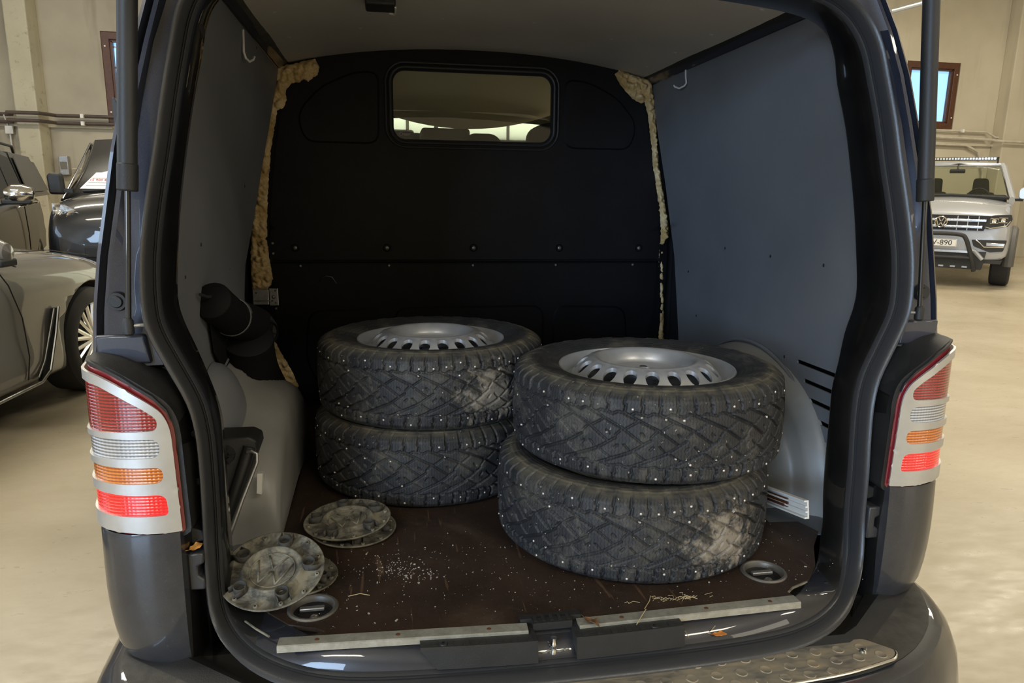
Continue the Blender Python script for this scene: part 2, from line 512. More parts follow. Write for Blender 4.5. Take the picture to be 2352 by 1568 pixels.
def text_geo(s, size, depth=.002):
    cu = bpy.data.curves.new('t', 'FONT'); cu.body = s; cu.size = size; cu.extrude = depth; cu.align_x = 'CENTER'; cu.align_y = 'CENTER'
    cu.resolution_u = 3
    o = bpy.data.objects.new('t', cu); COL.objects.link(o)
    dg = bpy.context.evaluated_depsgraph_get(); me = bpy.data.meshes.new_from_object(o.evaluated_get(dg))
    v = [tuple(p.co) for p in me.vertices]; f = [tuple(p.vertices) for p in me.polygons]
    bpy.data.objects.remove(o); bpy.data.curves.remove(cu); bpy.data.meshes.remove(me)
    return v, f
def put_text(name, s, size, M, mat, parent, depth=.001, sx=1.0, **k):
    v, f = text_geo(s, size, depth)
    return ob(name, [M @ Vector((p[0] * sx, p[1], p[2])) for p in v], f, mat, parent, smooth=False, fixn=False, **k)
def cut(o, cutters):
    """boolean-cut meshes out of o, then drop the cutters"""
    for v, f in cutters:
        cme = mesh_of('cut', v, f, None, False)
        bm = bmesh.new(); bm.from_mesh(cme); bmesh.ops.recalc_face_normals(bm, faces=bm.faces); bm.to_mesh(cme); bm.free()
        c = put('cut', cme, o.parent)
        md = o.modifiers.new('c', 'BOOLEAN'); md.operation = 'DIFFERENCE'; md.object = c; md.solver = 'EXACT'
    bpy.context.view_layer.update()
    dg = bpy.context.evaluated_depsgraph_get()
    me = bpy.data.meshes.new_from_object(o.evaluated_get(dg))
    for md in list(o.modifiers):
        if md.type == 'BOOLEAN': bpy.data.objects.remove(md.object)
    o.modifiers.clear(); o.data = me
    return o
# ------------------------------------------------------------------ the hall
WY = 13.74
def struct(name, verts, faces, mat, **k):
    o = ob(name, verts, faces, mat, None, **k); o['kind'] = 'structure'; return o
m = MB().box((4, 1, -.1), (29, 26.5, .2)); struct('floor', m.v, m.f, 'hall_floor', smooth=False)
m = MB().box((4, 1, 7.1), (29, 26.5, .2)); struct('ceiling', m.v, m.f, 'ceiling_paint', smooth=False)
# back wall in panels with two window openings and an opening for the added glowing panel
def wall_y(name, y, x0, x1, z0, z1, holes, mat, th=.25):
    P, T = sheet2d([(x0, z0), (x1, z0), (x1, z1), (x0, z1)], holes, 1.2, 3)
    return struct(name, [(p[0], y, p[1]) for p in P], T, mat, solid=th, smooth=False)
W1 = (-5.37, -4.10, 2.45, 4.10)
W2 = (11.02, 12.36, 2.88, 4.30)
D1 = (-.9, 4.2, 0.02, 3.6)
def rr(b): return [(b[0], b[2]), (b[1], b[2]), (b[1], b[3]), (b[0], b[3])]
wl = wall_y('wall_back', WY, -3.0, 18.2, 0, 7.0, [rr(W2), rr(D1)], 'wall_paint')
wl.modifiers[0].offset = 0
wl = wall_y('wall_back', WY, -10.2, -3.0, 0, 7.0, [rr(W1)], 'wall_stained')
wl.modifiers[0].offset = 0
m = MB().box((-10.1, 1, 3.5), (.2, 26, 7)); struct('wall_left', m.v, m.f, 'wall_left_paint', smooth=False)
m = MB().box((18.1, 1, 3.5), (.2, 26, 7)); struct('wall_right', m.v, m.f, 'wall_paint', smooth=False)
m = MB().box((4, -12.1, 3.5), (28.4, .2, 7)); struct('wall_front', m.v, m.f, 'wall_paint', smooth=False)
# stained paint field on the left end of the back wall
def window(name, b, y, bars=()):
    x0, x1, z0, z1 = b; t = .13
    fr = ob(name, *grid([[(x0, y - .05, z0), (x1, y - .05, z0), (x1, y - .05, z1), (x0, y - .05, z1)],
                         [(x0 + t, y - .05, z0 + t), (x1 - t, y - .05, z0 + t), (x1 - t, y - .05, z1 - t), (x0 + t, y - .05, z1 - t)]], closed_u=True),
            'frame_brown', None, solid=.12, offset=0, bevel=.01, smooth=False)
    fr['kind'] = 'structure'
    m = MB().box(((x0 + x1) / 2, y + .03, (z0 + z1) / 2), (x1 - x0 - 2 * t, .01, z1 - z0 - 2 * t))
    m.build('window_pane', 'pane_sky', fr, smooth=False)
    m = MB(); s = t + .02
    for a, c in ((x0 + s, z0 + s), (x1 - s, z0 + s)):
        m.box((a, y - .03, (z0 + z1) / 2), (.04, .08, z1 - z0 - 2 * s))
    for c in (z0 + s, z1 - s): m.box(((x0 + x1) / 2, y - .03, c), (x1 - x0 - 2 * s, .08, .04))
    m.build('window_sash', 'frame_brown', fr, smooth=False)
    m = MB()
    for z in (z0 + .25, z1 - .25):
        for x in (x0 + .06, x1 - .06): m.cyl((x, y - .125, z), (x, y - .10, z), .015, 10)
    m.build('frame_fixing', 'white_plastic', fr)
    if bars:
        m = MB()
        for (a, b_, c, d) in bars: m.box(((a + b_) / 2, y + .015, (c + d) / 2), (abs(b_ - a) + .03, .015, abs(d - c) + .03))
        m.build('outside_railing', 'zinc', fr, smooth=False)
    return fr
window('window_1', W1, WY, [(-5.3, -4.3, 3.86, 3.86), (-5.3, -4.3, 3.5, 3.5), (-5.0, -5.0, 2.6, 3.5), (-4.7, -4.7, 2.6, 3.5), (-5.3, -4.3, 2.85, 2.85)])
window('window_2', W2, WY, [(11.62, 11.62, 3.0, 4.15)])
# added glowing roller-door panel, brightens the view through the van's cab
dr = MB(); x0, x1, z0, z1 = D1
o = dr.box(((x0 + x1) / 2, WY + .02, (z0 + z1) / 2), (x1 - x0, .02, z1 - z0)).build('glow_panel', 'panel_glow', None, smooth=False); o['kind'] = 'structure'
m = MB()
for k in range(1, 5): m.box((x0 + (x1 - x0) * k / 5, WY - .01, (z0 + z1) / 2), (.06, .03, z1 - z0))
m.build('glow_panel_rib', 'grey_trim', o, smooth=False)
# concrete columns standing against the walls
def column(name, x0, x1, y0, y1, mat='column_concrete'):
    m = MB().box(((x0 + x1) / 2, (y0 + y1) / 2, 3.5), (x1 - x0, y1 - y0, 7))
    o = m.build(name, mat, None, smooth=False, bevel=.02); o['kind'] = 'structure'; return o
column('trim_1', -6.74, -6.38, WY - .55, WY - .12)
column('trim_2', 13.42, 14.15, WY - .45, WY - .12, 'wall_paint')
column('trim_3', 4.9, 5.5, WY - .5, WY - .12, 'wall_paint')
column('trim_4', -9.99, -9.6, -1.0, -.4)
# horizontal ledge lines of the precast panels
for i, (a, b, z) in enumerate(((-6.38, -5.3, 2.42), (-9.9, -6.74, 2.42), (12.0, 13.42, 2.55), (14.15, 17.9, 2.2))):
    m = MB().box(((a + b) / 2, WY - .15, z), (b - a, .06, .05)); o = m.build('trim_%d' % (i + 5), 'wall_paint', None, smooth=False); o['kind'] = 'structure'
# pipes
def pipes(name, label, pts_list, r, mat, clips=()):
    t = thing(name, label, 'pipe', Matrix.Translation(pts_list[0][0]))
    base = Vector(pts_list[0][0])
    for pts in pts_list:
        MB().tube([Vector(p) - base for p in pts], r, 10).build('pipe_run', mat, t)
    for c in clips:
        MB().box(Vector(c) - base, (.05, .10, .07)).build('pipe_clip', 'white_plastic', t, smooth=False)
    return t
def jog(x0, x1, xc0, xc1, y, yc, z):
    return [(x0, y, z), (xc0 - .08, y, z), (xc0 + .02, yc, z), (xc1 - .02, yc, z), (xc1 + .10, y, z), (x1, y, z)]
pipes('heating_pipe', 'upper dark pipe running along the concrete wall and round the stained column', [jog(-9.9, -4.2, -6.84, -6.3, WY - .25, WY - .66, 2.60)], .032, 'pipe_dark', [(-5.75, WY - .28, 2.60)])
pipes('heating_pipe', 'lower dark pipe of the pair on the concrete wall behind the dark pickup', [jog(-9.9, -4.2, -6.84, -6.3, WY - .25, WY - .66, 2.47)], .032, 'pipe_dark', [(-5.75, WY - .28, 2.47)])
pipes('wall_pipe', 'cream pipe with a bracket, topmost under the right hand window', [[(10.4, WY - .2, 2.86), (13.2, WY - .2, 2.84), (13.35, WY - .3, 2.72), (17.8, WY - .62, 2.70)]], .022, 'pipe_light', [(12.55, WY - .2, 2.85)])
pipes('wall_pipe', 'cream pipe crossing the column behind the silver pickup, middle of three', [[(10.4, WY - .2, 2.72), (13.2, WY - .2, 2.68), (13.35, WY - .55, 2.62), (17.8, WY - .55, 2.56)]], .026, 'pipe_light')
pipes('wall_pipe', 'cream pipe bending down beside the column above the silver pickup, lowest of three', [[(10.4, WY - .2, 2.56), (12.7, WY - .2, 2.54), (13.05, WY - .2, 2.40), (13.25, WY - .2, 1.95), (13.28, WY - .2, .1)]], .030, 'pipe_light')
hb = pipes('hanging_tube', 'bluish steel tube hung slanting near the ceiling at upper right', [[(9.0, 11.6, 4.75), (10.6, 11.2, 5.18)], [(9.66, 11.43, 4.95), (9.68, 11.43, 6.98)]], .045, 'pipe_steel')
m = MB().box((0, 0, 0), (.13, .06, .14)); t = thing('junction_box', 'small white junction box with a cable on the wall at far left', 'box', Matrix.Translation((-7.02, WY - .20, 2.33)))
m.build('box_body', 'white_plastic', t, smooth=False, bevel=.006)
MB().tube([(0, 0, -.07), (.02, 0, -1.2)], .012, 8).build('cable', 'white_plastic', t)
MB().tube([(-.02, 0, .07), (-.02, -.1, .25)], .012, 8).build('cable', 'white_plastic', t)
t = thing('switch_box', 'grey metal box low on the wall beside the stained column', 'box', Matrix.Translation((-6.17, WY - .2, 1.72)))
MB().box((0, 0, 0), (.15, .1, .34)).build('box_body', 'zinc', t, smooth=False, bevel=.008)
MB().box((0, -.055, 0), (.11, .02, .13)).build('box_lid', 'grey_trim', t, smooth=False, bevel=.004)
MB().tube([(.12, 0, -.06), (1.6, 0, -.06)], .014, 8).build('cable', 'pipe_light', t)
for i, (lx, ly) in enumerate(LAMPS):
    row = ('back', 'middle', 'front')[i // 3]; side = ('left', 'centre', 'right')[i % 3]
    t = thing('ceiling_lamp', 'long hanging hall lamp, %s row, %s' % (row, side), 'lamp', Matrix.Translation((lx, ly, 6.4)))
    MB().box((0, 0, .05), (4.1, .9, .06)).build('lamp_housing', 'white_plastic', t, smooth=False)
    for sx in (-1.9, 1.9): MB().cyl((sx, 0, .08), (sx, 0, .59), .012, 8).build('hanger', 'zinc', t)
# ------------------------------------------------------------------ the van (all in the van's own frame)
van = thing('cargo_van', 'dark blue panel van seen from behind with its tailgate open and load space bare', 'van', VAN_M)
# stations from bottom centre, round the right lower corner, up the side and to the top centre
S1 = [(0,-.079,.53),(.15,-.078,.53),(.30,-.072,.53),(.42,-.060,.53),(.50,-.042,.532),(.57,-.012,.538),(.63,.03,.548),(.672,.075,.565),(.695,.105,.595),(.703,.12,.64),(.705,.13,.70),(.703,.13,.80),(.705,.14,.90),(.710,.147,.97),(.724,.153,1.03),(.756,.158,1.10),(.783,.162,1.16),(.792,.166,1.21),(.790,.175,1.30),(.777,.19,1.40),(.759,.205,1.50),(.743,.22,1.60),(.725,.24,1.70),(.712,.25,1.755),(.690,.26,1.80),(.655,.265,1.835),(.60,.268,1.86),(.50,.27,1.875),(.30,.275,1.89),(0,.28,1.90)]
PP = [(0,-.035,.577),(.15,-.035,.577),(.30,-.033,.577),(.42,-.03,.577),(.50,-.01,.577),(.56,.04,.577),(.62,.10,.577),(.66,.15,.58),(.688,.19,.60),(.700,.205,.64),(.704,.22,.70),(.707,.23,.80),(.707,.23,.90),(.711,.237,.97),(.73,.25,1.03),(.761,.28,1.10),(.786,.292,1.16),(.796,.30,1.21),(.791,.31,1.30),(.781,.32,1.40),(.766,.33,1.5),(.748,.34,1.6),(.729,.36,1.7),(.717,.36,1.755),(.698,.36,1.80),(.665,.36,1.83),(.61,.36,1.85),(.50,.36,1.865),(.30,.36,1.88),(0,.36,1.89)]
def smooth_curve(P, n=3):
    """Catmull-Rom through stations"""
    P = [Vector(p) for p in P]; out = []
    for i in range(len(P) - 1):
        p0 = P[max(i - 1, 0)]; p1 = P[i]; p2 = P[i + 1]; p3 = P[min(i + 2, len(P) - 1)]
        for k in range(n):
            t = k / n
            out.append(.5 * ((2 * p1) + (p2 - p0) * t + (2 * p0 - 5 * p1 + 4 * p2 - p3) * t * t + (3 * p1 - p0 - 3 * p2 + p3) * t ** 3))
    out.append(P[-1]); return out
S1s = smooth_curve(S1); PPs = smooth_curve(PP)
def full(half):
    L = [Vector((-p.x, p.y, p.z)) for p in half[1:-1]][::-1]
    return list(half) + L        # closed: bottom centre -> right -> top -> left
S1f = full(S1s); PPf = full(PPs); NL = len(S1f)
nrm = []
for i in range(NL):
    t = S1f[(i + 1) % NL] - S1f[i - 1]; n = Vector((t.z, 0, -t.x)).normalized(); nrm.append(n)
def offs(i, out, y, dz=0):
    p = S1f[i]; n = nrm[i]
    return (p.x + n.x * out, p.y + y, p.z + n.z * out + dz)
# inner painted pillar frame, glossy black, from the seal to the lining edge and a return behind it
def frame_row(i):
    n = Vector((nrm[i].x, 0, nrm[i].z))
    return [tuple(S1f[i]), tuple(S1f[i].lerp(PPf[i], .10) - n * .006), tuple(S1f[i].lerp(PPf[i], .9) - n * .004), tuple(PPf[i]),
            (PPf[i].x + n.x * .10, PPf[i].y + .012, PPf[i].z + (n.z * .03 if PPf[i].z > .62 else -.012))]
low = [i for i in range(NL) if S1f[i].z < .552]
k0 = max(i for i in low if i < NL // 2); k1 = min(i for i in low if i > NL // 2)
v, f = grid([frame_row(i) for i in range(k0, k1 + 1)]); ob('inner_frame', v, f, 'black_paint', van, edge=.9)
v, f = grid([frame_row(i % NL) for i in range(k1, NL + k0 + 1)]); ob('rear_sill', v, f, 'sill_paint', van, edge=.9)
# weather seal: ridged section swept round the opening
sec = [(-.002,.004),(-.001,-.006),(.002,-.010),(.003,-.006),(.005,-.014),(.0065,-.010),(.009,-.022),(.012,-.033),(.0165,-.041),(.021,-.043),(.0245,-.036),(.025,-.010)]
rows = [[offs(i, a, b) for i in range(NL)] for a, b in sec]
v, f = grid(rows, closed_u=True); ob('weather_seal', v, f, 'rubber_bright', van, edge=.7)
# rear pillars above the lamps: section from the lip to the quarter panel edge
OX = [(1.09,.922,.175),(1.12,.922,.19),(1.2,.918,.20),(1.3,.906,.21),(1.4,.885,.21),(1.5,.871,.23),(1.6,.848,.24),(1.7,.822,.25),(1.8,.798,.275),(1.87,.77,.29),(1.93,.72,.31),(1.97,.66,.32),(2.0,.55,.33)]
def s_at(z):
    q = [p for p in S1s if p.x > .3]
    zs = np.array([p.z for p in q]); o_ = np.argsort(zs)
    return float(np.interp(z, zs[o_], np.array([p.x for p in q])[o_])), float(np.interp(z, zs[o_], np.array([p.y for p in q])[o_]))
for sgn in (-1, 1):
    rows = []
    for z, ox, oy in OX:
        if z <= 1.8: sx, sy = s_at(z)
        else: sx, sy = {1.87: (.60, .268), 1.93: (.5, .27), 1.97: (.35, .275), 2.0: (.15, .28)}[z]
        zz = min(z, 1.91 if z > 1.8 else z)
        a = (sx + .022, sy - .004, zz if z <= 1.8 else {1.87: 1.905, 1.93: 1.925, 1.97: 1.935, 2.0: 1.945}[z])
        row = [a, (sx + .030, sy + .004, a[2]), ((sx + .03) * .55 + ox * .45, sy * .5 + oy * .5 - .012, (a[2] + z) / 2), (ox - .034, oy - .035, z), (ox - .026, oy - .036, z), (ox - .021, oy - .016, z), (ox - .016, oy - .014, z), (ox - .012, oy - .036, z), (ox - .004, oy - .030, z), (ox, oy, z), (ox + .012, oy + .10, z + .002), (ox + .014, oy + .5, z + .004)]
        rows.append([(sgn * p[0], p[1], p[2]) for p in row])
    v, f = grid(rows); ob('pillar_panel', v, f, 'navy_paint', van, edge=.5)
    # recessed black filler block under the strut foot
    m = MB()
    m.prism([(sgn * .812, 1.095), (sgn * .908, 1.095), (sgn * .910, 1.152), (sgn * .822, 1.152)], 1, .150, .22)
    m.build('filler_block', 'navy_paint', van, bevel=.005)
    # strut foot boss and round rubber plug on the pillar
    m = MB().lathe([(0, .012), (.010, .012), (.012, .008), (.017, .008), (.019, 0)], 20, (0, 0, 0), Matrix.Rotation(PI / 2, 4, 'X'))
    o = m.build('rubber_plug', 'black_plastic', van); o.location = (sgn * .868, .168, 1.215)
# ---- tail lamps: a vertical curved face described by arc length s and height z
CP = [(.755,.067),(.78,.060),(.81,.058),(.84,.062),(.87,.072),(.895,.088),(.912,.110),(.921,.14),(.925,.17),(.926,.24)]
CP = [tuple(p)[:2] for p in smooth_curve([(a, b, 0) for a, b in CP], 6)]
cs = [0]
for i in range(1, len(CP)): cs.append(cs[-1] + math.dist(CP[i], CP[i - 1]))
def CPT(s, out=0.0):
    x = float(np.interp(s, cs, [p[0] for p in CP])); y = float(np.interp(s, cs, [p[1] for p in CP]))
    if s < 0: x += s
    e = .01
    x2 = float(np.interp(s + e, cs, [p[0] for p in CP])); y2 = float(np.interp(s + e, cs, [p[1] for p in CP]))
    x1 = float(np.interp(s - e, cs, [p[0] for p in CP])); y1 = float(np.interp(s - e, cs, [p[1] for p in CP]))
    d = math.hypot(x2 - x1, y2 - y1) or 1
    return x + (y2 - y1) / d * out, y - (x2 - x1) / d * out
LO = [(.002,.787),(.008,.98),(.012,1.003),(.022,1.026),(.044,1.046),(.0865,1.076),(.124,1.094),(.165,1.100),(.235,1.100),(.235,.800),(.15,.794),(.06,.789)]
L1 = rounded([(.030,.990),(.028,1.012),(.050,1.032),(.0865,1.055),(.124,1.074),(.165,1.081),(.228,1.082),(.228,.984),(.10,.988)], .012)
L2 = rounded([(.028,.938),(.028,.974),(.10,.975),(.228,.976),(.228,.934),(.10,.936)], [.018,.018,.005,.004,.004,.005])
L3 = rounded([(.026,.888),(.026,.919),(.10,.920),(.228,.924),(.228,.889),(.10,.887)], [.015,.015,.005,.004,.004,.005])
L4 = rounded([(.022,.823),(.024,.865),(.10,.866),(.228,.874),(.228,.830),(.10,.823)], [.008,.016,.005,.004,.004,.005])
def grow(poly, d):
    c = Vector(np.mean(np.array(poly), 0)); out = []
    n = len(poly)
    for i in range(n):
        a = Vector(poly[i - 1]); p = Vector(poly[i]); b = Vector(poly[(i + 1) % n])
        t1 = (p - a).normalized(); t2 = (b - p).normalized()
        nn = Vector((-(t1 + t2).y, (t1 + t2).x))
        if nn.length < 1e-6: nn = Vector((-t1.y, t1.x))
        nn.normalize(); out.append(tuple(p + nn * d))
    return out
LO = rounded(LO, [.003,.02,.02,.02,.03,.03,.03,.03,.004,.004,.02,.02], 3)
area2 = sum(LO[i][0] * LO[(i + 1) % len(LO)][1] - LO[(i + 1) % len(LO)][0] * LO[i][1] for i in range(len(LO)))
GS = -1 if area2 > 0 else 1
for sgn in (-1, 1):
    lampw = 'left' if sgn < 0 else 'right'
    tl = None
    def F(off):
        def g(s, z):
            x, y = CPT(s, off); return (sgn * x, y, z)
        return g
    tl = sheet('tail_lamp', grow(LO, GS * .007), F(-.003), 'red_rim', van, step=.02, solid=.004, offset=0, label='red lamp body behind the chrome cover')
    cov = sheet('lamp_cover', LO, F(.007), 'cover_metal', tl, [L1, L2, L3, L4], step=.010, edge_step=.005, solid=.005, offset=0, label='bright metal cover with four openings', edge=.9)
    for nm, L, mt, lb in (('lamp_lens', L1, 'lens_red', 'red brake lens, top opening'), ('lamp_lens', L2, 'lens_clear', 'clear ribbed reversing lens'), ('lamp_lens', L3, 'lens_amber', 'amber indicator lens'), ('lamp_lens', L4, 'lens_red_lit', 'lit red tail lens, bottom opening')):
        sheet(nm, grow(L, GS * .003), F(.004), mt, tl, step=.012, solid=.003, offset=0, label=lb)
    # black housing that carries the lamp: rim and slanted ledge on top
    oo = grow(LO, GS * .017); oo = [(s, z) for s, z in oo]
    oo = [(min(s, .205), z) for s, z in resample(oo, .02)]
    r0 = []; r1 = []; r2_ = []
    for s, z in oo:
        a = CPT(s, -.004); b = CPT(s, -.02)
        r0.append((sgn * a[0], a[1], z)); r1.append((sgn * b[0], max(b[1], .09) + .0, z)); r2_.append((sgn * min(b[0], .925), max(b[1], .0) + .11 if s < .16 else max(b[1] + .02, .2), z + (.004 if z > 1.0 else 0)))
    inn = resample(LO, .02)
    rows = [[(sgn * CPT(s, -.006)[0], CPT(s, -.006)[1], z) for s, z in resample(grow(LO, -GS * .004), .02)]]
    v, f = grid([r0, r1, r2_], closed_u=True); ob('lamp_housing', v, f, 'black_plastic', van, edge=.8)
    sheet('lamp_back', grow(LO, GS * .017), F(-.004), 'black_plastic', van, step=.03, fixn=False)
    # ledge over the lamp running back to the pillar
    led = [(.006,1.006),(.012,1.026),(.034,1.054),(.060,1.073),(.0865,1.092),(.124,1.108),(.165,1.115),(.205,1.115)]
    v, f = grid([[(sgn * CPT(s, .002)[0], CPT(s, .002)[1], z - .006) for s, z in led], [(sgn * CPT(s, .002)[0], CPT(s, .002)[1], z) for s, z in led], [(sgn * CPT(s, -.005)[0], CPT(s, -.005)[1] + .002, z + .002) for s, z in led], [(sgn * CPT(s)[0] * .992, max(.14, CPT(s)[1] + .02), z + .005) for s, z in led], [(sgn * (CPT(s)[0] - .012), .23, z + .006) for s, z in led]])
    ob('lamp_ledge', v, f, 'black_plastic', van, edge=.5)
    # channel between opening lip and lamp, down to the bumper
    zs = [.44,.50,.55,.6,.65,.7,.75,.8,.85,.9,.95,.99,1.03,1.06,1.08]
    rows = []
    for z in zs:
        sx, sy = s_at(max(z, .64)); 
        xo = .757 if z < 1.0 else .757 + (z - 1.0) * 1.1
        xo = max(xo, sx + .045)
        rows.append([(sgn * p[0], p[1], z) for p in ((sx + .022, sy - .028), (sx + .026, sy + .0), (sx + .028, sy + .03), (xo - .012, sy + .03), (xo - .006, .085), (xo - .001, .072 if z < 1.0 else .10), (xo + .03, .12), (xo + .04, .18))])
    v, f = grid(rows); ob('lamp_channel', v, f, 'black_paint', van, edge=.5)
    for zc in (.955, .855):
        MB().lathe([(0, .001), (.004, .001), (.0055, .003), (.0075, .002), (.008, 0)], 14, (0, 0, 0), Matrix.Rotation(PI / 2, 4, 'X')).build('channel_plug', 'black_plastic', van).location = (sgn * .738, .134, zc)
    # latch bump stop in the channel
    bs = MB(); bx = sgn * .742
    bs.prism([(bx - .014, .650), (bx + .016, .650), (bx + .016, .672), (bx + .004, .680), (bx + .004, .700), (bx + .016, .706), (bx + .016, .728), (bx - .014, .728)], 1, .078, .15)
    bs.build('bump_stop', 'rubber_bright', van, bevel=.004)
    MB().prism([(bx - .018, .735), (bx + .018, .745), (bx + .012, .765), (bx - .014, .775)], 1, .10, .15).build('bump_bracket', 'black_plastic', van, bevel=.003)
    # body coloured bumper corner under the lamp
    rows = []
    for z, inset, y_ in ((.784,.004,0),(.778,0,-.001),(.74,0,-.003),(.70,0,-.004),(.66,0,-.004),(.62,.002,-.004),(.58,.006,-.003),(.54,.012,-.001),(.515,.020,.004),(.500,.030,.012),(.490,.05,.03)):
        row = []
        for s in [0, .006] + list(np.linspace(.02, .308, 22)):
            x, y = CPT(s, .004)
            x = x - inset * min(1, s / .12); row.append((sgn * x, y + y_ + (.02 if s == 0 else 0), z))
        rows.append(row)
    v, f = grid(rows); ob('bumper_corner', v, f, 'dusty_paint', van, edge=.7)
    sheet('quarter_panel', [(.16, .22), (3.4, .22), (3.4, 1.28), (3.3, 1.9), (.36, 1.9), (.25, 1.3), (.24, 1.1)], lambda y, z: (sgn * (float(np.interp(z, [0, 1.09] + [q[0] for q in OX[2:]], [.930, .926] + [q[1] + .004 for q in OX[2:]])) - (.012 if y < .3 else 0)), y, z), 'navy_paint', van,
          holes=[[(2.0, 1.22), (2.9, 1.22), (2.75, 1.75), (2.0, 1.78)]], step=.12, solid=.006, offset=0)
# roof
def ROOF(x): return float(np.interp(abs(x), [0, .35, .55, .66, .72, .745], [2.055, 2.04, 2.01, 1.975, 1.935, 1.90]))
v, f = grid([[(x, y, ROOF(x) - (.02 if y < .4 else 0)) for x in np.linspace(-.745, .745, 25)] for y in (.33, .45, 1.2, 2.2, 3.0)])
ob('roof_panel', v, f, 'navy_paint', van, solid=.012, offset=0)
v, f = grid([[(x, .28 + .02 * a, 1.93 + .05 * a) for x in np.linspace(-.62, .62, 9)] for a in (0, .5, 1, 1.6)])
ob('roof_lintel', v, f, 'navy_paint', van)
# raised tailgate overhead, hinged at the roof edge
tg = MB()
P_, T_ = sheet2d(rounded([(-.80, .30), (.80, .30), (.86, -.35), (.90, -1.15), (-.90, -1.15), (-.86, -.35)], .06), [rounded([(-.66, .16), (.66, .16), (.72, -.42), (-.72, -.42)], .08)], .15)
ob('tailgate', [(p[0], p[1], 2.05 + (.30 - p[1]) * .30) for p in P_], T_, 'navy_paint', van, solid=.06, offset=1)
sheet('tailgate_window', rounded([(-.66, .16), (.66, .16), (.72, -.42), (-.72, -.42)], .08), lambda x, y: (x, y, 2.07 + (.30 - y) * .30), 'tinted_glass', van, step=.2)
# ---- gas struts
for sgn in (-1, 1):
    b = Vector((sgn * .8425, .135, 1.172)); c = Vector((sgn * .8225, .135, 1.424)); t_ = Vector((sgn * .792, .150, 1.85)); top = Vector((sgn * .775, .160, 2.10))
    d = (c - b).normalized()
    st = MB().tube([c, c + Vector((0, 0, .004)), t_, top], [.0168, .0168, .0172, .0172], 24).build('gas_strut', 'rubber', van)
    MB().tube([c - d * .002, c + (t_ - c).normalized() * .048], .0182, 24).build('strut_sleeve', 'black_plastic', st, bevel=.003)
    MB().cyl(b, c, .0054, 14).build('strut_rod', 'chrome' if False else 'car_black', st)
    MB().tube([b - Vector((0, 0, .018)), b - Vector((0, 0, .014)), b + Vector((0, 0, .010)), b + Vector((0, 0, .016))], [.007, .010, .010, .006], 14).build('strut_socket', 'black_plastic', st)
    MB().cyl(b, b + Vector((-sgn * .028, .012, 0)), .004, 10).build('strut_ball_pin', 'zinc', st)
# ---- sill: painted step between seal and floor, latch cover, strips
lc = MB()
def ybl(x): return -.048 - .018 * (1 - (x / .35) ** 2)
for a, b_ in ((-.312, -.087), (-.010, .215)):
    n = 8; xs = np.linspace(a, b_, n)
    rows = [[(x, -.024, .568) for x in xs], [(x, -.024, .579) for x in xs], [(x, ybl(x) - .019, .578) for x in xs], [(x, ybl(x) - .024, .574) for x in xs], [(x, ybl(x) - .029, .537) for x in xs]]
    if a < -.2:
        rows = [[(p[0] + (.03 if (j == 4 and i == 0) else 0), p[1], p[2]) for i, p in enumerate(r_)] for j, r_ in enumerate(rows)]
    v, f = grid(rows); lc.add(v, f)
    for e in (0, n - 1):
        lc.add([r_[e] for r_ in rows], [tuple(range(5))])
lc.box((-.0485, -.034, .583), (.080, .024, .016)); lc.box((-.0485, -.020, .585), (.125, .016, .012))
lcov = lc.build('latch_cover', 'black_plastic', van, edge=.5, label='grained black plastic latch surround')
m = MB()
for x in list(np.linspace(-.285, -.10, 7)) + list(np.linspace(.01, .19, 7)):
    m.box((x, ybl(x) - .008, .5785), (.011, .014, .0012))
for x in np.linspace(-.082, -.015, 5): m.box((x, -.030, .5915), (.007, .02, .0012))
m.build('cover_groove', 'rubber', lcov, smooth=False, kind='stuff')
for x in (-.268, .155): MB().lathe([(.003, .0), (.0075, 0), (.0085, -.004)], 16, (x, ybl(x) - .009, .5800)).build('cover_screw_hole', 'rubber', lcov)
m = MB().add([(-.088, -.0795, .5325), (-.009, -.0795, .5325), (-.009, -.034, .581), (-.088, -.034, .581)], [(0, 1, 2, 3)]); m.build('recess_shade', 'hidden_steel', lcov, smooth=False)  # dark sheet over the sill, standing in for shade in the recess
MB().tube([(-.052, -.072, z) for z in (.540, .546, .548, .554, .556, .562, .564, .570, .574)], [.0065, .0065, .0055, .0055, .0065, .0065, .0055, .0055, .006], 14).build('latch_striker', 'chrome', lcov)
v, f = [], []
mm = MB()
for k in range(5): mm.tube([(-.085 + .01 * k + random.uniform(0, .03), -.074, .543 + random.uniform(0, .006)) for _ in range(5)], .0012, 5)
mm.build('fluff', 'cap_dirty', lcov, kind='stuff')
# aluminium edge strips
def strip(x0, y0, x1, y1, label, screws):
    a = Vector((x0, y0, .5835)); b = Vector((x1, y1, .5835)); d = (b - a).normalized(); n = Vector((-d.y, d.x, 0))
    rows = []
    for off, z in ((.026, .5825), (.026, .5840), (.0, .5842), (-.0025, .5825), (-.0035, .571), (-.0015, .571)):
        rows.append([tuple(a + n * off + Vector((0, 0, z - .5835))), tuple(b + n * off + Vector((0, 0, z - .5835)))])
    v, f = grid(rows, closed_v=True); v = list(v); f = list(f)
    f.append(tuple(i * 2 for i in range(6))); f.append(tuple(i * 2 + 1 for i in range(6)))
    s = ob('sill_strip', v, f, 'worn_aluminium', van, edge=.5, label=label)
    for t in screws:
        p = a.lerp(b, t) + n * .013
        MB().lathe([(0, .0012), (.0015, .0008), (.0038, .001), (.0048, 0)], 12, (p.x, p.y, .5841)).build('screw', 'rust', s)
strip(-.579, -.031, -.100, -.056, 'worn aluminium strip left of the latch', (.15, .47, .84))
strip(.004, -.056, .492, -.044, 'worn aluminium strip right of the latch', (.19, .57, .87))
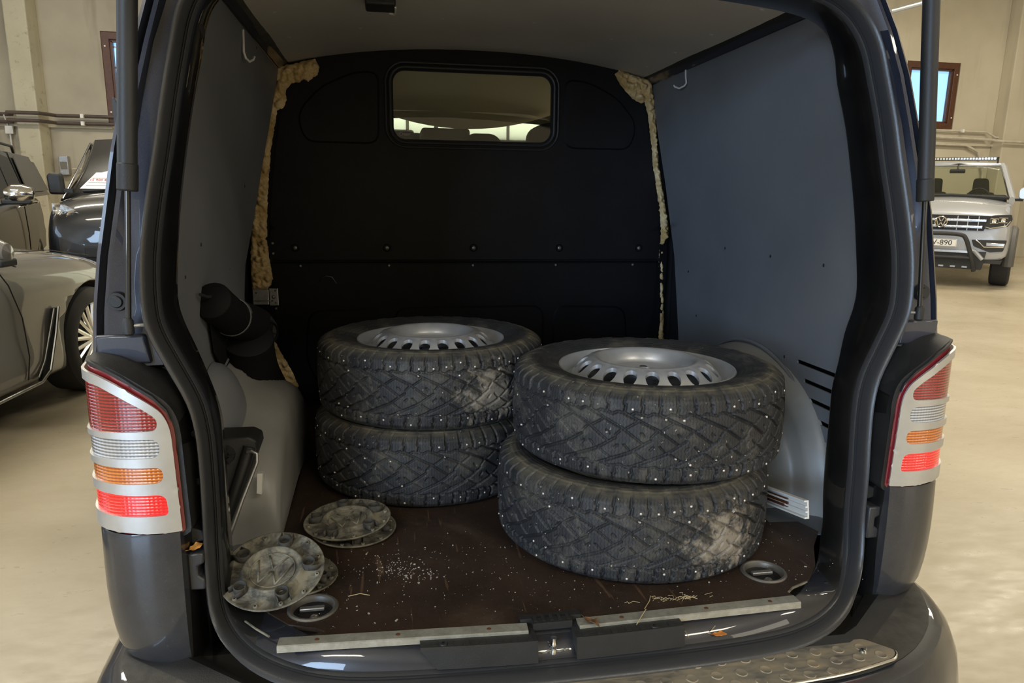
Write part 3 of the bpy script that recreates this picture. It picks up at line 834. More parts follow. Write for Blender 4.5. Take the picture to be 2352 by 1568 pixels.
# small clip on the left side of the inner frame
MB().box((-.716, .30, 1.745), (.012, .05, .020), rx=-.4).build('cable_clip', 'black_plastic', van, bevel=.003)
# loose cable end poking out of the lower partition
MB().tube([(-.628, 1.70, 1.085), (-.620, 1.685, 1.098), (-.60, 1.68, 1.108), (-.578, 1.685, 1.102), (-.562, 1.692, 1.075)], .0022, 6).build('cable_end', 'rubber_bright', van)
# ---- load floor
RING = [(.482, .092), (-.525, .098)]
half = [(.497,-.018),(.489,.006),(.514,.024),(.567,.044),(.619,.10),(.672,.19),(.731,.262),(.711,.325),(.632,.331),(.636,1.05),(.66,1.25),(.80,1.36),(.80,1.70)]
outer = [(-.10,-.030),(-.088,-.012),(-.012,-.012),(.003,-.030)] + [(.497,-.018)] + half[1:] + [(-p[0], p[1]) for p in half[::-1]][:-1] + [(-.578,-.006)]
fl = sheet('load_floor', outer, lambda x, y: (x, y, .580), 'plywood_brown', van, [circle(x, y, .047) for x, y in RING], step=.12, solid=.009, offset=-1, smooth=False, label='worn brown plywood floor', fixn=True)
MB().box((0, .20, .55), (1.24, .30, .03)).box((0, 1.03, .55), (1.72, 1.42, .03)).build('floor_pan', 'hidden_steel', van, smooth=False)
for (x, y), lb in zip(RING, ('ring in the right rear corner', 'ring half hidden by the lying wheel caps')):
    o = MB().lathe([(.040, -.012), (.042, .001), (.045, .0035), (.049, .0035), (.052, .001), (.052, -.001)], 32, (x, y, .580)).build('tie_down_ring', 'screw_metal', van, label=lb)
    MB().lathe([(0, -.018), (.028, -.018), (.041, -.010)], 24, (x, y, .580)).build('ring_cup', 'hidden_steel', o)
    MB().box((x - .002, y + .002, .5765), (.05, .012, .008)).build('lashing_eye', 'zinc', o, bevel=.002)
    MB().lathe([(0, .006), (.007, .004), (.010, 0)], 14, (x + .004, y - .018, .568)).build('eye_bolt', 'screw_metal', o)
# sill corner glimpses of raw plywood edge
MB().tube([(.491, .004, .576), (.514, .022, .576), (.56, .040, .576)], .0028, 6).build('chipped_edge', 'cap_dirty', van)
MB().tube([(-.60, .014, .576), (-.63, .045, .576), (-.655, .075, .576)], .0022, 6).build('chipped_edge', 'cap_dirty', van)
# ---- side linings
def XL(z): return float(np.interp(z, [.57,.9,1.2,1.5,1.7,1.93], [.800,.812,.815,.790,.768,.748]))
slots = []
for (y, z, L) in ((.550,.967,.26),(.508,.920,.26),(.470,.873,.24),(.431,.825,.22),(.396,.773,.2)):
    slots.append([(y, z - .006), (y + .003, z), (y, z + .006), (y - L, z + .006), (y - L, z - .006)])
for sgn in (-1, 1):
    if sgn > 0:
        out = [(.12,.575),(1.25,.575),(1.38,.80),(1.50,1.20),(1.58,1.50),(1.66,1.80),(1.69,1.925),(.33,1.925),(.30,1.6),(.24,1.2),(.20,1.0)]
    else:
        out = [(.12,.575),(1.0,.575),(1.06,.90),(1.10,1.11),(1.15,1.20),(1.27,1.33),(1.40,1.50),(1.55,1.72),(1.66,1.86),(1.69,1.925),(.33,1.925),(.30,1.6),(.24,1.2),(.20,1.0)]
    sl = sheet('side_lining', out, lambda y, z: (sgn * XL(z), y, z), 'lining_grey', van, [[(a, b) for a, b in s] for s in slots] if sgn > 0 else (), step=.09, edge_step=.03, solid=.005, offset=0, label='grey sheet metal wall lining', fixn=True)
    pts = [(.98, 1.885, 'r'), ] 
    scr = ((1.044,1.261),(.74,1.256),(.464,1.252),(1.56,1.905),(.72,1.90),(1.25,.99),(.62,.965),(.50,.865),(1.35,1.15)) if sgn > 0 else ((.42,1.235),(.90,1.21),(.56,1.30),(1.1,1.45),(.74,1.05),(1.2,1.88),(.62,1.07))
    for y, z in scr:
        MB().lathe([(0, .0015), (.003, .0012), (.005, 0)], 10, (0, 0, 0), Matrix.Rotation(-sgn * PI / 2, 4, 'Y')).build('lining_screw', 'rubber', sl).location = (sgn * (XL(z) - .003), y, z)
    for y, z in (((1.332, 1.905),) if sgn > 0 else ((.975, 1.885), (1.675, 1.885))):
        x = sgn * (XL(z) - .004)
        hk = MB().tube([(x, y, z), (x, y - .004, z - .030), (x, y - .010, z - .062), (x - sgn * .004, y - .004, z - .078), (x - sgn * .010, y + .015, z - .083), (x - sgn * .018, y + .035, z - .074), (x - sgn * .02, y + .045, z - .064)] if sgn < 0 else
                        [(x, y, z), (x, y - .006, z - .035), (x, y - .014, z - .056), (x - sgn * .006, y - .012, z - .066), (x - sgn * .016, y + .01, z - .072), (x - sgn * .026, y + .03, z - .064), (x - sgn * .028, y + .035, z - .058)], .0032, 8)
        hk.build('wall_hook', 'white_wire', sl, label='small white wire hook')
    # steel skin behind the lining
    zz_ = (.57, 1.2, 1.3, 1.4, 1.5, 1.6, 1.7, 1.8, 1.87)
    xx_ = (.908, .905, .893, .872, .858, .835, .809, .785, .757)
    v, f = grid([[(sgn * x, y, z) for x, z in zip(xx_, zz_)] for y in (.35, 1.78)]); ob('body_skin', v, f, 'hidden_steel', van)
    # wheel arch box
    cy, az = .80, .415
    rows = []
    top = .37
    for x, wf, hf in ((.812,1.06,1.05),(.795,1.05,1.04),(.785,1.02,1.01),(.765,.99,.98),(.757,.95,.95),(.752,.90,.92),(.735,.87,.88),(.70,.86,.85),(.665,.86,.80),(.645,.85,.75),(.636,.84,.69),(.632,.83,.60)):
        rows.append([(sgn * x, cy + az * wf * math.cos(a) * (1.0 if math.cos(a) > 0 else 1.07), .578 + top * hf * max(0, math.sin(a)) ** .8) for a in np.linspace(PI, 0, 33)])
    rows.append([(sgn * .632, cy, .578 + .02)] * 33)
    v, f = grid(rows); wa = ob('wheel_arch', v, f, 'arch_grey', van, edge=.0, label='smooth grey metal wheel arch cover')
    MB().box((sgn * .72, .42, .5775), (.20, .34, .003)).build('arch_foot', 'lining_grey', wa, smooth=False)
    # raised bead round the arch
    MB().tube([(sgn * .800, cy + az * 1.10 * math.cos(a), .575 + (top + .02) * 1.03 * math.sin(a)) for a in np.linspace(PI, 0, 25)], .006, 8).build('arch_flange', 'lining_grey', wa)
# bump behind left arch (fuel filler cover shape)
v, f = grid([[(-.808 + .085 * math.sin(b) * math.sin(a), .60 + .15 * math.cos(a), .78 + .215 * math.sin(a) ** .8 * math.cos(b)) for a in np.linspace(0, PI, 19)] for b in np.linspace(0, PI / 2, 8)])
ob('filler_neck_cover', v, f, 'lining_grey', van)
# roof lining
def ZC(x, y): return 2.003 - .085 * (abs(x) / .76) ** 2.2 - .012 * (1.7 - y) * .6
v, f = grid([[(x, y, ZC(x, y)) for x in np.linspace(-.715, .715, 21)] for y in np.linspace(.375, 1.70, 12)])
rl = ob('roof_lining', v, f, 'lining_roof', van, solid=.005, label='grey board roof lining')
for x, y in [(-.66,.95),(-.66,1.28),(-.66,1.56),(-.43,1.275),(-.163,1.18),(.139,1.165),(.432,1.24),(.66,1.50),(.66,1.22),(.66,.93),(.66,.62)]:
    MB().lathe([(0, -.003), (.006, -.0025), (.011, 0)], 12, (x, y, ZC(x, y) - .003)).build('roof_rivet', 'white_wire', rl)
il = MB().box((-.36, .905, 1.955), (.085, .09, .02)).build('interior_lamp', 'black_plastic', van, bevel=.006)
MB().tube([(-.335, .945, 1.944), (-.32, .955, 1.944), (-.318, .93, 1.944), (-.318, .88, 1.944)], .003, 8).build('lamp_clip', 'white_wire', il)
# roof side rails between roof lining and side linings
for sgn in (-1, 1):
    rows = []
    for y in np.linspace(.36, 1.74, 16):
        wv = .006 * math.sin(y * 9)
        rows.append([(sgn * .700, y, ZC(.70, y) + .006 + wv), (sgn * .716, y, ZC(.71, y) - .012), (sgn * .742, y, 1.905 + wv), (sgn * .752, y, 1.900), (sgn * .760, y, 1.885)])
    v, f = grid(rows); ob('roof_rail', v, f, 'black_plastic' if sgn > 0 else 'dusty_plastic', van, edge=.0)
# ---- bulkhead
bh_half = [(0,2.00),(.30,1.992),(.59,1.955),(.68,1.90),(.735,1.82),(.762,1.70),(.785,1.57),(.806,1.40),(.816,1.28),(.818,1.165)]
up_o = [(p[0], p[1]) for p in bh_half] + [(-p[0], p[1]) for p in bh_half[::-1][:-1]]
WIN = rrect(-.318, 1.652, .318, 1.912, .045)
bk = sheet('bulkhead', up_o, lambda x, z: (x, 1.672 + .012 * max(0, (z - 1.5)) , z), 'bulkhead_black', van, [WIN], step=.08, edge_step=.03, solid=.012, offset=1, label='black partition with a window')
lo_h = [(.818,1.20),(.820,1.10),(.812,.95),(.80,.86),(.775,.76),(.74,.66),(.70,.575)]
sheet('lower_partition', [(p[0], p[1]) for p in lo_h] + [(-p[0], p[1]) for p in lo_h[::-1]], lambda x, z: (x, 1.705, z), 'bulkhead_black', van, step=.1, edge_step=.04, solid=.01, offset=1, label='lower half of the black partition')
MB().tube([(x, 1.668, 1.168) for x in np.linspace(-.80, .80, 9)], .006, 8).build('partition_lip', 'bulkhead_black', van)
def plate(poly, y, nm, lab=None, r=.05, h=.006):
    q = rounded(poly, r, 5)
    inn = grow(q, .008 if sum(q[i][0] * q[(i + 1) % len(q)][1] - q[(i + 1) % len(q)][0] * q[i][1] for i in range(len(q))) > 0 else -.008)
    v, f = grid([[(p[0], y, p[1]) for p in q], [(p[0], y - h, p[1]) for p in inn]], closed_u=True)
    v = list(v); f = list(f); k = len(q); f.append(tuple(range(k, 2 * k)))
    return ob(nm, v, f, 'bulkhead_black', bk, edge=.35)
for s in (-1, 1):
    plate([(s * .370, 1.905), (s * .375, 1.628), (s * .665, 1.628), (s * .690, 1.74), (s * .60, 1.84), (s * .47, 1.90)], 1.6745, 'pressed_panel', r=.05)
    plate([(s * .352, .972), (s * .352, .62), (s * .64, .62), (s * .70, .76), (s * .68, .965)], 1.7045, 'pressed_panel', r=.06)
plate([(-.330, .974), (.312, .974), (.312, .62), (-.330, .62)], 1.7045, 'pressed_panel', r=.06)
for e, rr_, dy in ((.013, .006, .0), (.030, .005, .002)):
    q = rrect(-.318 - e, 1.652 - e, .318 + e, 1.912 + e, .045 + e)
    MB().tube([(p[0], 1.668 + dy, p[1]) for p in q], rr_, 8, closed=True).build('window_seal', 'rubber', bk)
sheet('window_glass', grow(WIN, .0), lambda x, z: (x, 1.678, z), 'clear_glass', bk, step=.2)
lg = MB()
for z, a_, b_ in ((1.6735, -.281, -.252), (1.6700, -.281, -.254), (1.6665, -.278, -.258)): lg.box(((a_ + b_) / 2, 1.677, z), (b_ - a_, .0004, .0018))
lg.add(*(lambda q: ([(p[0], 1.677, p[1]) for p in circle(-.290, 1.672, .007, 14)] + [(p[0], 1.677, p[1]) for p in circle(-.290, 1.672, .0055, 14)], [(i, (i + 1) % 14, 14 + (i + 1) % 14, 14 + i) for i in range(14)]))(0))
lg.add(*(lambda q: ([(p[0], 1.677, p[1]) for p in circle(-.268, 1.686, .004, 12)] + [(-.268, 1.677, 1.686)], [(i, (i + 1) % 12, 12) for i in range(12)]))(0))
lg.build('glass_stamp', 'ink_grey', bk, smooth=False, fixn=False)
for x in (-.715, -.355, .0, .365, .718):
    b_ = MB().lathe([(0, .001), (.002, .001), (.003, .005), (.0065, .004), (.0075, 0)], 18, (0, 0, 0), Matrix.Rotation(PI / 2, 4, 'X')).build('partition_bolt', 'screw_metal', bk); b_.location = (x, 1.668, 1.222)
    MB().lathe([(.013, .001), (.0145, .003), (.016, .001)], 24, (x, 0, 0)).build('bolt_ring', 'bulkhead_black', bk).matrix_basis = Matrix.Translation((0, 1.670, 1.222)) @ Matrix.Translation((x, 0, 0)) @ Matrix.Rotation(PI / 2, 4, 'X') @ Matrix.Translation((-x, 0, 0))
    c_ = MB().lathe([(0, .003), (.004, .003), (.006, 0)], 12, (0, 0, 0), Matrix.Rotation(PI / 2, 4, 'X')).build('partition_rivet', 'screw_metal', bk); c_.location = (x * .98, 1.697, 1.148)
for z in (1.52, 1.24, 1.20, .98):
    MB().lathe([(0, .003), (.004, .003), (.006, 0)], 12, (0, 0, 0), Matrix.Rotation(PI / 2, 4, 'X')).build('partition_rivet', 'screw_metal', bk).location = (-.80, 1.664, z)
# flange strips beside the partition
for s in (-1, 1):
    P2 = [(.745,1.86),(.785,1.72),(.812,1.55),(.838,1.35),(.848,1.2),(.848,1.08),(.842,.95),(.825,.84),(.79,.72),(.74,.60)]
    v, f = grid([[(s * p[0], 1.668, p[1]) for p in P2], [(s * (p[0] - .032), 1.665, p[1]) for p in P2], [(s * (p[0] - .036), 1.69, p[1]) for p in P2]])
    ob('partition_flange', v, f, 'bulkhead_black', van, edge=.6)
# hidden body behind the foam
cw = [(.92,.55),(.92,1.2),(.86,1.55),(.80,1.78),(.74,1.92),(.60,1.99),(0,2.02)]
sheet('rear_cab_wall', cw + [(-p[0], p[1]) for p in cw[::-1][1:]], lambda x, z: (x, 1.745, z), 'hidden_steel', van, [[(-.36, 1.60), (.36, 1.60), (.36, 1.97), (-.36, 1.97)]], step=.3)
# ---- expanding foam
def foam(nm, poly, y, lab, bulge=.022, seed=0, step=.0045):
    random.seed(seed)
    q = resample(poly, .006); q = [(p[0] + .004 * noise.noise(Vector((p[0] * 90, p[1] * 90, seed))), p[1] + .004 * noise.noise(Vector((p[0] * 90, p[1] * 90, seed + 9)))) for p in q]
    P, T = sheet2d(q, (), step, .004)
    d = dist_poly(P, q); V = []
    for (x, z), dd in zip(P, d):
        vd, vp = noise.voronoi(Vector((x * 38, z * 38, seed)))[:2]
        vd2, _ = noise.voronoi(Vector((x * 110, z * 110, seed)))[:2]
        lump = (.55 - min(vd[0], .55)) * 1.0 + (.5 - min(vd2[0], .5)) * .35 + .35 * noise.noise(Vector((x * 60, z * 60, seed)))
        edge = min(1, dd / .012) ** .6
        V.append((x, y - edge * (bulge * .45 + bulge * 1.5 * lump), z))
    return ob(nm, V, T, 'foam', van, label=lab, edge=0, fixn=False)
FL = [(-.747,1.905),(-.69,1.918),(-.61,1.940),(-.596,1.912),(-.602,1.880),(-.64,1.855),(-.655,1.862),(-.672,1.850),(-.70,1.846),(-.724,1.818),(-.722,1.782),(-.735,1.755),(-.757,1.745),(-.765,1.70),(-.788,1.60),(-.798,1.52),(-.805,1.45),(-.815,1.34),(-.820,1.25),(-.814,1.17),(-.806,1.10),(-.825,1.058),(-.885,1.055),(-.890,1.10),(-.886,1.2),(-.876,1.31),(-.862,1.40),(-.848,1.5),(-.828,1.6),(-.80,1.72),(-.775,1.80),(-.758,1.85)]
foam('foam_bead', FL, 1.668, 'lumpy yellow foam down the left edge of the partition', .028, 3)
FR = [(.581,1.930),(.60,1.948),(.66,1.928),(.733,1.915),(.748,1.87),(.762,1.80),(.775,1.7),(.792,1.57),(.808,1.5),(.830,1.4),(.850,1.31),(.850,1.27),(.826,1.235),(.813,1.24),(.812,1.3),(.800,1.4),(.780,1.5),(.764,1.57),(.754,1.65),(.738,1.74),(.727,1.79),(.714,1.826),(.70,1.818),(.66,1.838),(.61,1.885)]
foam('foam_bead', FR, 1.668, 'lumpy yellow foam in the upper right corner of the partition', .030, 11)
foam('foam_bead', [(.814,1.215),(.832,1.215),(.840,1.08),(.848,.95),(.856,.79),(.833,.79),(.828,.95),(.816,1.1)], 1.672, 'thin foam seam lower down the right edge', .016, 5)
foam('foam_bead', [(-.808,.855),(-.742,.72),(-.722,.666),(-.745,.640),(-.797,.655),(-.833,.70),(-.845,.78)], 1.630, 'foam patch at the bottom left of the partition', .018, 8)
# sheet metal bracket under the left foam
br = MB(); br.box((-.845, 1.60, 1.035), (.06, .004, .06)); br.box((-.796, 1.60, 1.035), (.034, .004, .068)); br.box((-.835, 1.59, 1.022), (.055, .02, .004))
o = br.build('partition_bracket', 'zinc', van, smooth=False, bevel=.003)
MB().lathe([(0, .005), (.005, .004), (.008, 0)], 12, (0, 0, 0), Matrix.Rotation(PI / 2, 4, 'X')).build('bracket_bolt', 'screw_metal', o).location = (-.797, 1.598, 1.035)
m = MB()
for x, z in ((-.79, 1.06), (-.79, 1.012), (-.862, 1.052), (-.803, 1.02)): m.cyl((x, 1.5975, z), (x, 1.5965, z), .0032, 10)
m.build('bracket_hole', 'rubber', o)
# ---- cab seen through the window
v, f = grid([[(x, y, 2.01 - .26 * ((y - 1.76) / .75) ** 1.25 * (1 - .75 * min(1, abs(x - .04) / .62) ** 2.0) - .02 * (x / .7) ** 2) for x in np.linspace(-.80, .80, 25)] for y in np.linspace(1.76, 2.44, 9)])
ob('headliner', v, f, 'beige_trim', van, solid=.01, label='sagging beige cab ceiling panel')
v, f = grid([[(x, y, 1.965 - .08 * ((y - 2.3) / .6) ** 2 - .03 * (x / .7) ** 2) for x in np.linspace(-.82, .82, 13)] for y in np.linspace(2.3, 2.92, 6)])
ob('cab_ceiling', v, f, 'grey_trim', van, solid=.01)
MB().box((-.03, 2.78, 1.765), (.26, .24, .06)).build('overhead_console', 'grey_trim', van, bevel=.015)
MB().box((-.37, 2.86, 1.72), (.36, .10, .15), rx=.2).build('sun_visor', 'dark_trim', van, bevel=.015)
rv = MB().add(*(lambda q: ([(p[0], 2.86, p[1]) for p in q] + [(p[0] * .97 - .003, 2.89, p[1] * .97 + .05) for p in q], [tuple(range(len(q)))[::-1], tuple(range(len(q), 2 * len(q)))] + [(i, (i + 1) % len(q), len(q) + (i + 1) % len(q), len(q) + i) for i in range(len(q))]))(rounded([(-.205, 1.700), (.045, 1.688), (.045, 1.765), (-.200, 1.785)], .015)))
rv = rv.build('cab_mirror', 'dark_trim', van)
MB().cyl((-.08, 2.87, 1.77), (-.06, 2.97, 1.83), .012, 10).build('mirror_stalk', 'dark_trim', rv)
MB().tube([(.56, 2.5, 1.86), (.59, 2.55, 1.815), (.63, 2.62, 1.795), (.68, 2.7, 1.81)], .014, 10).build('grab_handle', 'grey_trim', van)
for x0, x1, zt in ((.005, .235, 1.738), (.335, .64, 1.80), (-.62, -.36, 1.62)):
    q = rounded([(x0, 1.45), (x1, 1.45), (x1 - .01, zt - .05), ((x0 + x1) / 2 + .06, zt), ((x0 + x1) / 2 - .06, zt), (x0 + .015, zt - .04)], .04)
    MB().prism(q, 1, 2.28, 2.38).build('head_restraint', 'dark_trim', van, bevel=.015)
    MB().prism(rounded([(x0 - .10, .85), (x1 + .10, .85), (x1 + .07, 1.42), (x0 - .07, 1.42)], .06), 1, 2.2, 2.36).build('seat_back', 'dark_trim', van, bevel=.02)
MB().box((0, 3.15, 1.12), (1.7, .5, .25)).build('dashboard', 'dark_trim', van, bevel=.05)
# windscreen frame, hood and front end of the van
def wsx(z): return .90 - max(0, z - 1.2) * .16
for s in (-1, 1):
    MB().tube([(s * .92, 3.75, 1.12), (s * .90, 3.4, 1.35), (s * .84, 3.05, 1.72), (s * .78, 2.9, 1.90)], .045, 10).build('windscreen_post', 'navy_paint', van)
    sheet('front_door_panel', [(3.35, .25), (3.8, .35), (3.9, 1.12), (3.3, 1.25)], lambda y, z: (s * .935, y, z), 'navy_paint', van, step=.2, solid=.01)
MB().tube([(x, 2.92 - .05 * (x / .8) ** 2, 1.93) for x in np.linspace(-.78, .78, 9)], .05, 10).build('windscreen_header', 'navy_paint', van)
v, f = grid([[(x * (.80 + .1 * t), 2.95 + .85 * t - .1 * x * x, 1.88 - .76 * t) for x in np.linspace(-1, 1, 9)] for t in np.linspace(0, 1, 5)])
ob('windscreen', v, f, 'clear_glass', van)
v, f = grid([[(x * .92, 3.75 + .62 * t - .1 * x * x, z) for x in np.linspace(-1, 1, 9)] for t, z in ((0, 1.13), (.4, 1.07), (.8, .98), (1.0, .86), (1.04, .6), (1.0, .25))])
ob('front_end', v, f, 'navy_paint', van, solid=.01)
MB().box((0, 2.1, .42), (1.8, 4.0, .14)).build('chassis', 'hidden_steel', van, smooth=False)
for x in (-.80, .80):
    for y in (.72, 3.66):
        o = MB().lathe([(.20, -.10), (.30, -.105), (.335, -.08), (.343, 0), (.335, .08), (.30, .105), (.20, .10), (.19, .02), (0, .02)], 32, (0, 0, 0), Matrix.Rotation(PI / 2, 4, 'Y')).build('road_wheel', 'tyre_black', van); o.location = (x, y, .343)
# ---- rear bumper
path = smooth_curve([(0,-.225,0),(.2,-.222,0),(.4,-.213,0),(.55,-.20,0),(.66,-.17,0),(.75,-.12,0),(.83,-.05,0),(.88,.02,0),(.905,.08,0),(.915,.13,0),(.925,.3,0)])
pth = [Vector((-p.x, p.y, 0)) for p in path[1:]][::-1] + path
rows = []
for ins, z in ((-.030,.496),(-.008,.496),(.006,.490),(.022,.462),(.034,.42),(.040,.37),(.036,.30),(.02,.24)):
    row = []
    for i, p in enumerate(pth):
        t = (pth[min(i + 1, len(pth) - 1)] - pth[max(i - 1, 0)]).normalized(); n = Vector((t.y, -t.x, 0))
        row.append((p.x + n.x * ins * 1.6, p.y + n.y * ins, z))
    rows.append(row)
v, f = grid(rows); rb = ob('rear_bumper', v, f, 'dusty_paint', van, edge=.6)
xs = np.linspace(-.90, .90, 41)
def ybumper(x): return float(np.interp(abs(x), [p.x for p in path], [p.y for p in path]))
v, f = grid([[(x, -.10 if abs(x) < .62 else -.10 + (abs(x) - .62) * .75, .505) for x in xs], [(x, min(ybumper(x) + .025, .11), .497) for x in xs]])
ob('bumper_top', v, f, 'dusty_plastic', rb)
ob('bumper_apron', *grid([[(x, -.10 if abs(x) < .62 else -.10 + (abs(x) - .62) * .75, .505) for x in xs], [(x, -.07 if abs(x) < .6 else -.07 + (abs(x) - .6) * .8, .515) for x in xs], [(x, -.045 if abs(x) < .6 else -.045 + (abs(x) - .6) * .9, .50) for x in xs]]), 'black_plastic', rb)
sp = rounded([(-.62,-.082),(.62,-.082),(.664,-.130),(.645,-.152),(.52,-.180),(.3,-.196),(0,-.203),(-.3,-.196),(-.52,-.180),(-.645,-.152),(-.664,-.130)], [.01,.01,.02,.02,.1,.1,.1,.1,.1,.02,.02])
stp = sheet('step_plate', sp, lambda x, y: (x, y, .5065), 'step_steel', rb, step=.04, edge_step=.012, solid=.004, offset=-1, label='scuffed bright metal step plate', edge=.9)
stp.modifiers[0].offset = 0
m = MB()
for i, x in enumerate(np.arange(-.60, .62, .052)):
    m.lathe([(0, .0004), (.0088, .0004), (.0102, .0011), (.0112, .0011), (.0124, 0)], 18, (x, -.108 - .0 * i, .5085))
    m.lathe([(0, .0004), (.0088, .0004), (.0102, .0011), (.0112, .0011), (.0124, 0)], 18, (x + .026, -.136 - .012 * (1 - (x / .62) ** 2), .5085))
    if abs(x) < .5: m.lathe([(0, .0004), (.0088, .0004), (.0102, .0011), (.0112, .0011), (.0124, 0)], 18, (x, -.166 - .012 * (1 - (x / .62) ** 2), .5085))
m.build('raised_dot', 'step_steel', rb, kind='stuff')
MB().tube([(p[0], p[1], .5065) for p in sp[12:-8]], .0035, 8).build('step_edge', 'satin_chrome', rb)
MB().lathe([(0, .004), (.006, .0035), (.008, 0)], 14, (.592, -.122, .5085)).build('step_screw', 'chrome', rb)
MB().lathe([(0, .003), (.009, .003), (.010, .005), (.012, .004), (.013, 0)], 20, (0, 0, 0), Matrix.Rotation(PI / 2, 4, 'X')).build('parking_sensor', 'dusty_paint', rb).location = (.795, -.128, .405)
# air hose with outlet on the left wall
hp = smooth_curve([(-.785,.545,1.165),(-.775,.60,1.135),(-.765,.68,1.10),(-.755,.78,1.075)], 10)
hose = MB().tube(hp, [.045 + .0032 * (i % 2) for i in range(len(hp))], 24).build('air_hose', 'matt_black', van, edge=0, label='black corrugated air hose with a grille outlet')
hp2 = smooth_curve([(-.745,.76,1.03),(-.75,.80,.98),(-.75,.86,.91),(-.74,.93,.84),(-.73,.97,.80)], 12)
MB().tube(hp2, [.066 + .0034 * (i % 2) for i in range(len(hp2))], 24).build('hose_section', 'matt_black', hose, edge=0)
MB().tube([(-.765,.68,1.10),(-.757,.74,1.082),(-.745,.80,1.062),(-.738,.86,1.05)], [.050,.053,.055,.050], 28).build('outlet_elbow', 'matt_black', hose)
MB().tube([(-.745,.87,1.052),(-.722,.826,1.036),(-.714,.812,1.030)], [.050,.050,.046], 28).build('outlet_collar', 'black_plastic', hose)
for p, q, r_ in ((Vector((-.768,.675,1.103)), Vector((-.766,.690,1.099)), .052), (Vector((-.757,.960,.815)), Vector((-.756,.966,.800)), .056)):
    MB().tube([p, q], r_, 28, cap=False).build('hose_clamp', 'zinc', hose, solid=.002)
mg = MB(); M_ = Matrix.Translation((-.711, .806, 1.028)) @ Vector((.55, -.75, -.35)).to_track_quat('Z', 'Y').to_matrix().to_4x4()
mg.lathe([(.036, -.03), (.042, 0), (.045, .004), (.047, 0), (.047, -.03)], 28, (0, 0, 0), M_)
g2 = MB().add(mg.v, mg.f)
for k in (-.025, -.012, 0, .012, .025):
    L = math.sqrt(.041 ** 2 - k ** 2); g2.tube([M_ @ Vector((k, -L, 0)), M_ @ Vector((k, L, 0))], .0016, 6)
g2.tube([M_ @ Vector((-.041, 0, 0)), M_ @ Vector((.041, 0, 0))], .0015, 6)
g2.build('outlet_grille', 'matt_black', hose)
MB().tube([(-.80,.50,1.185),(-.79,.53,1.175),(-.785,.575,1.172),(-.79,.60,1.15)], .004, 8).build('hose_tie', 'rubber', hose)
ob('hose_black_sheet', [(-.797,.56,1.16),(-.797,.80,1.12),(-.797,1.10,1.06),(-.797,1.10,.80),(-.797,.80,.86),(-.797,.60,1.02)], [(0,1,2,3,4,5)], 'matt_black', hose, smooth=False, solid=.004)  # flat black sheet on the lining behind the hose
# ------------------------------------------------------------------ loose wheels
RT = .343; PER = 28; PL = 2 * PI * RT / PER
def seg_d(U, V, a, b, per):
    d = np.full(U.shape, 9.0)
    for k in range(-3, 4):
        ax, ay = a[0] + k * per, a[1]; bx, by = b[0] + k * per, b[1]
        dx, dy = bx - ax, by - ay; L = dx * dx + dy * dy
        t = np.clip(((U - ax) * dx + (V - ay) * dy) / L, 0, 1)
        d = np.minimum(d, np.hypot(U - ax - t * dx, V - ay - t * dy))
    return d
def tread_height(U, V):
    """U along the tread in one pitch PL, V across; depth of grooves in metres"""
    P = PL; H = np.zeros(U.shape)
    def groove(d, w_, depth):
        nonlocal H
        s_ = np.clip((d - w_ * .5) / .0016, 0, 1); H = np.minimum(H, -depth * (1 - s_))
    for sg in (1, -1):
        o = 0 if sg > 0 else P * .25
        for k in (0, .5):
            u0 = o + k * P
            groove(seg_d(U, V, (u0, sg * .060), (u0 + .003, sg * .078), P), .0042, .008)
            groove(seg_d(U, V, (u0 + .003, sg * .078), (u0 - .001, sg * .080), P), .0042, .008)
            groove(seg_d(U, V, (u0 - .001, sg * .080), (u0 + .001, sg * .108), P), .0046, .008)
            # zig-zag boundary between shoulder blocks and centre
            groove(seg_d(U, V, (u0, sg * .060), (u0 + P * .18, sg * .0565), P), .0032, .007)
            groove(seg_d(U, V, (u0 + P * .18, sg * .0565), (u0 + P * .32, sg * .0625), P), .0032, .007)
            groove(seg_d(U, V, (u0 + P * .32, sg * .0625), (u0 + P * .5, sg * .060), P), .0032, .007)
        # long diagonal groove towards the centre
        groove(seg_d(U, V, (o, sg * .060), (o + .075, sg * .026), P), .0042, .0085)
        groove(seg_d(U, V, (o + .075, sg * .026), (o + .118, -sg * .004), P), .0032, .007)
        # short cross grooves
        groove(seg_d(U, V, (o + .034, sg * .0445), (o + .020, sg * .036), P), .0026, .006)
        groove(seg_d(U, V, (o + .020, sg * .036), (o + .006, sg * .0265), P), .0026, .006)
        groove(seg_d(U, V, (o + .075, sg * .026), (o + .060, sg * .010), P), .0026, .006)
        groove(seg_d(U, V, (o + .040, sg * .018), (o + .046, sg * .012), P), .0034, .005)
    return H
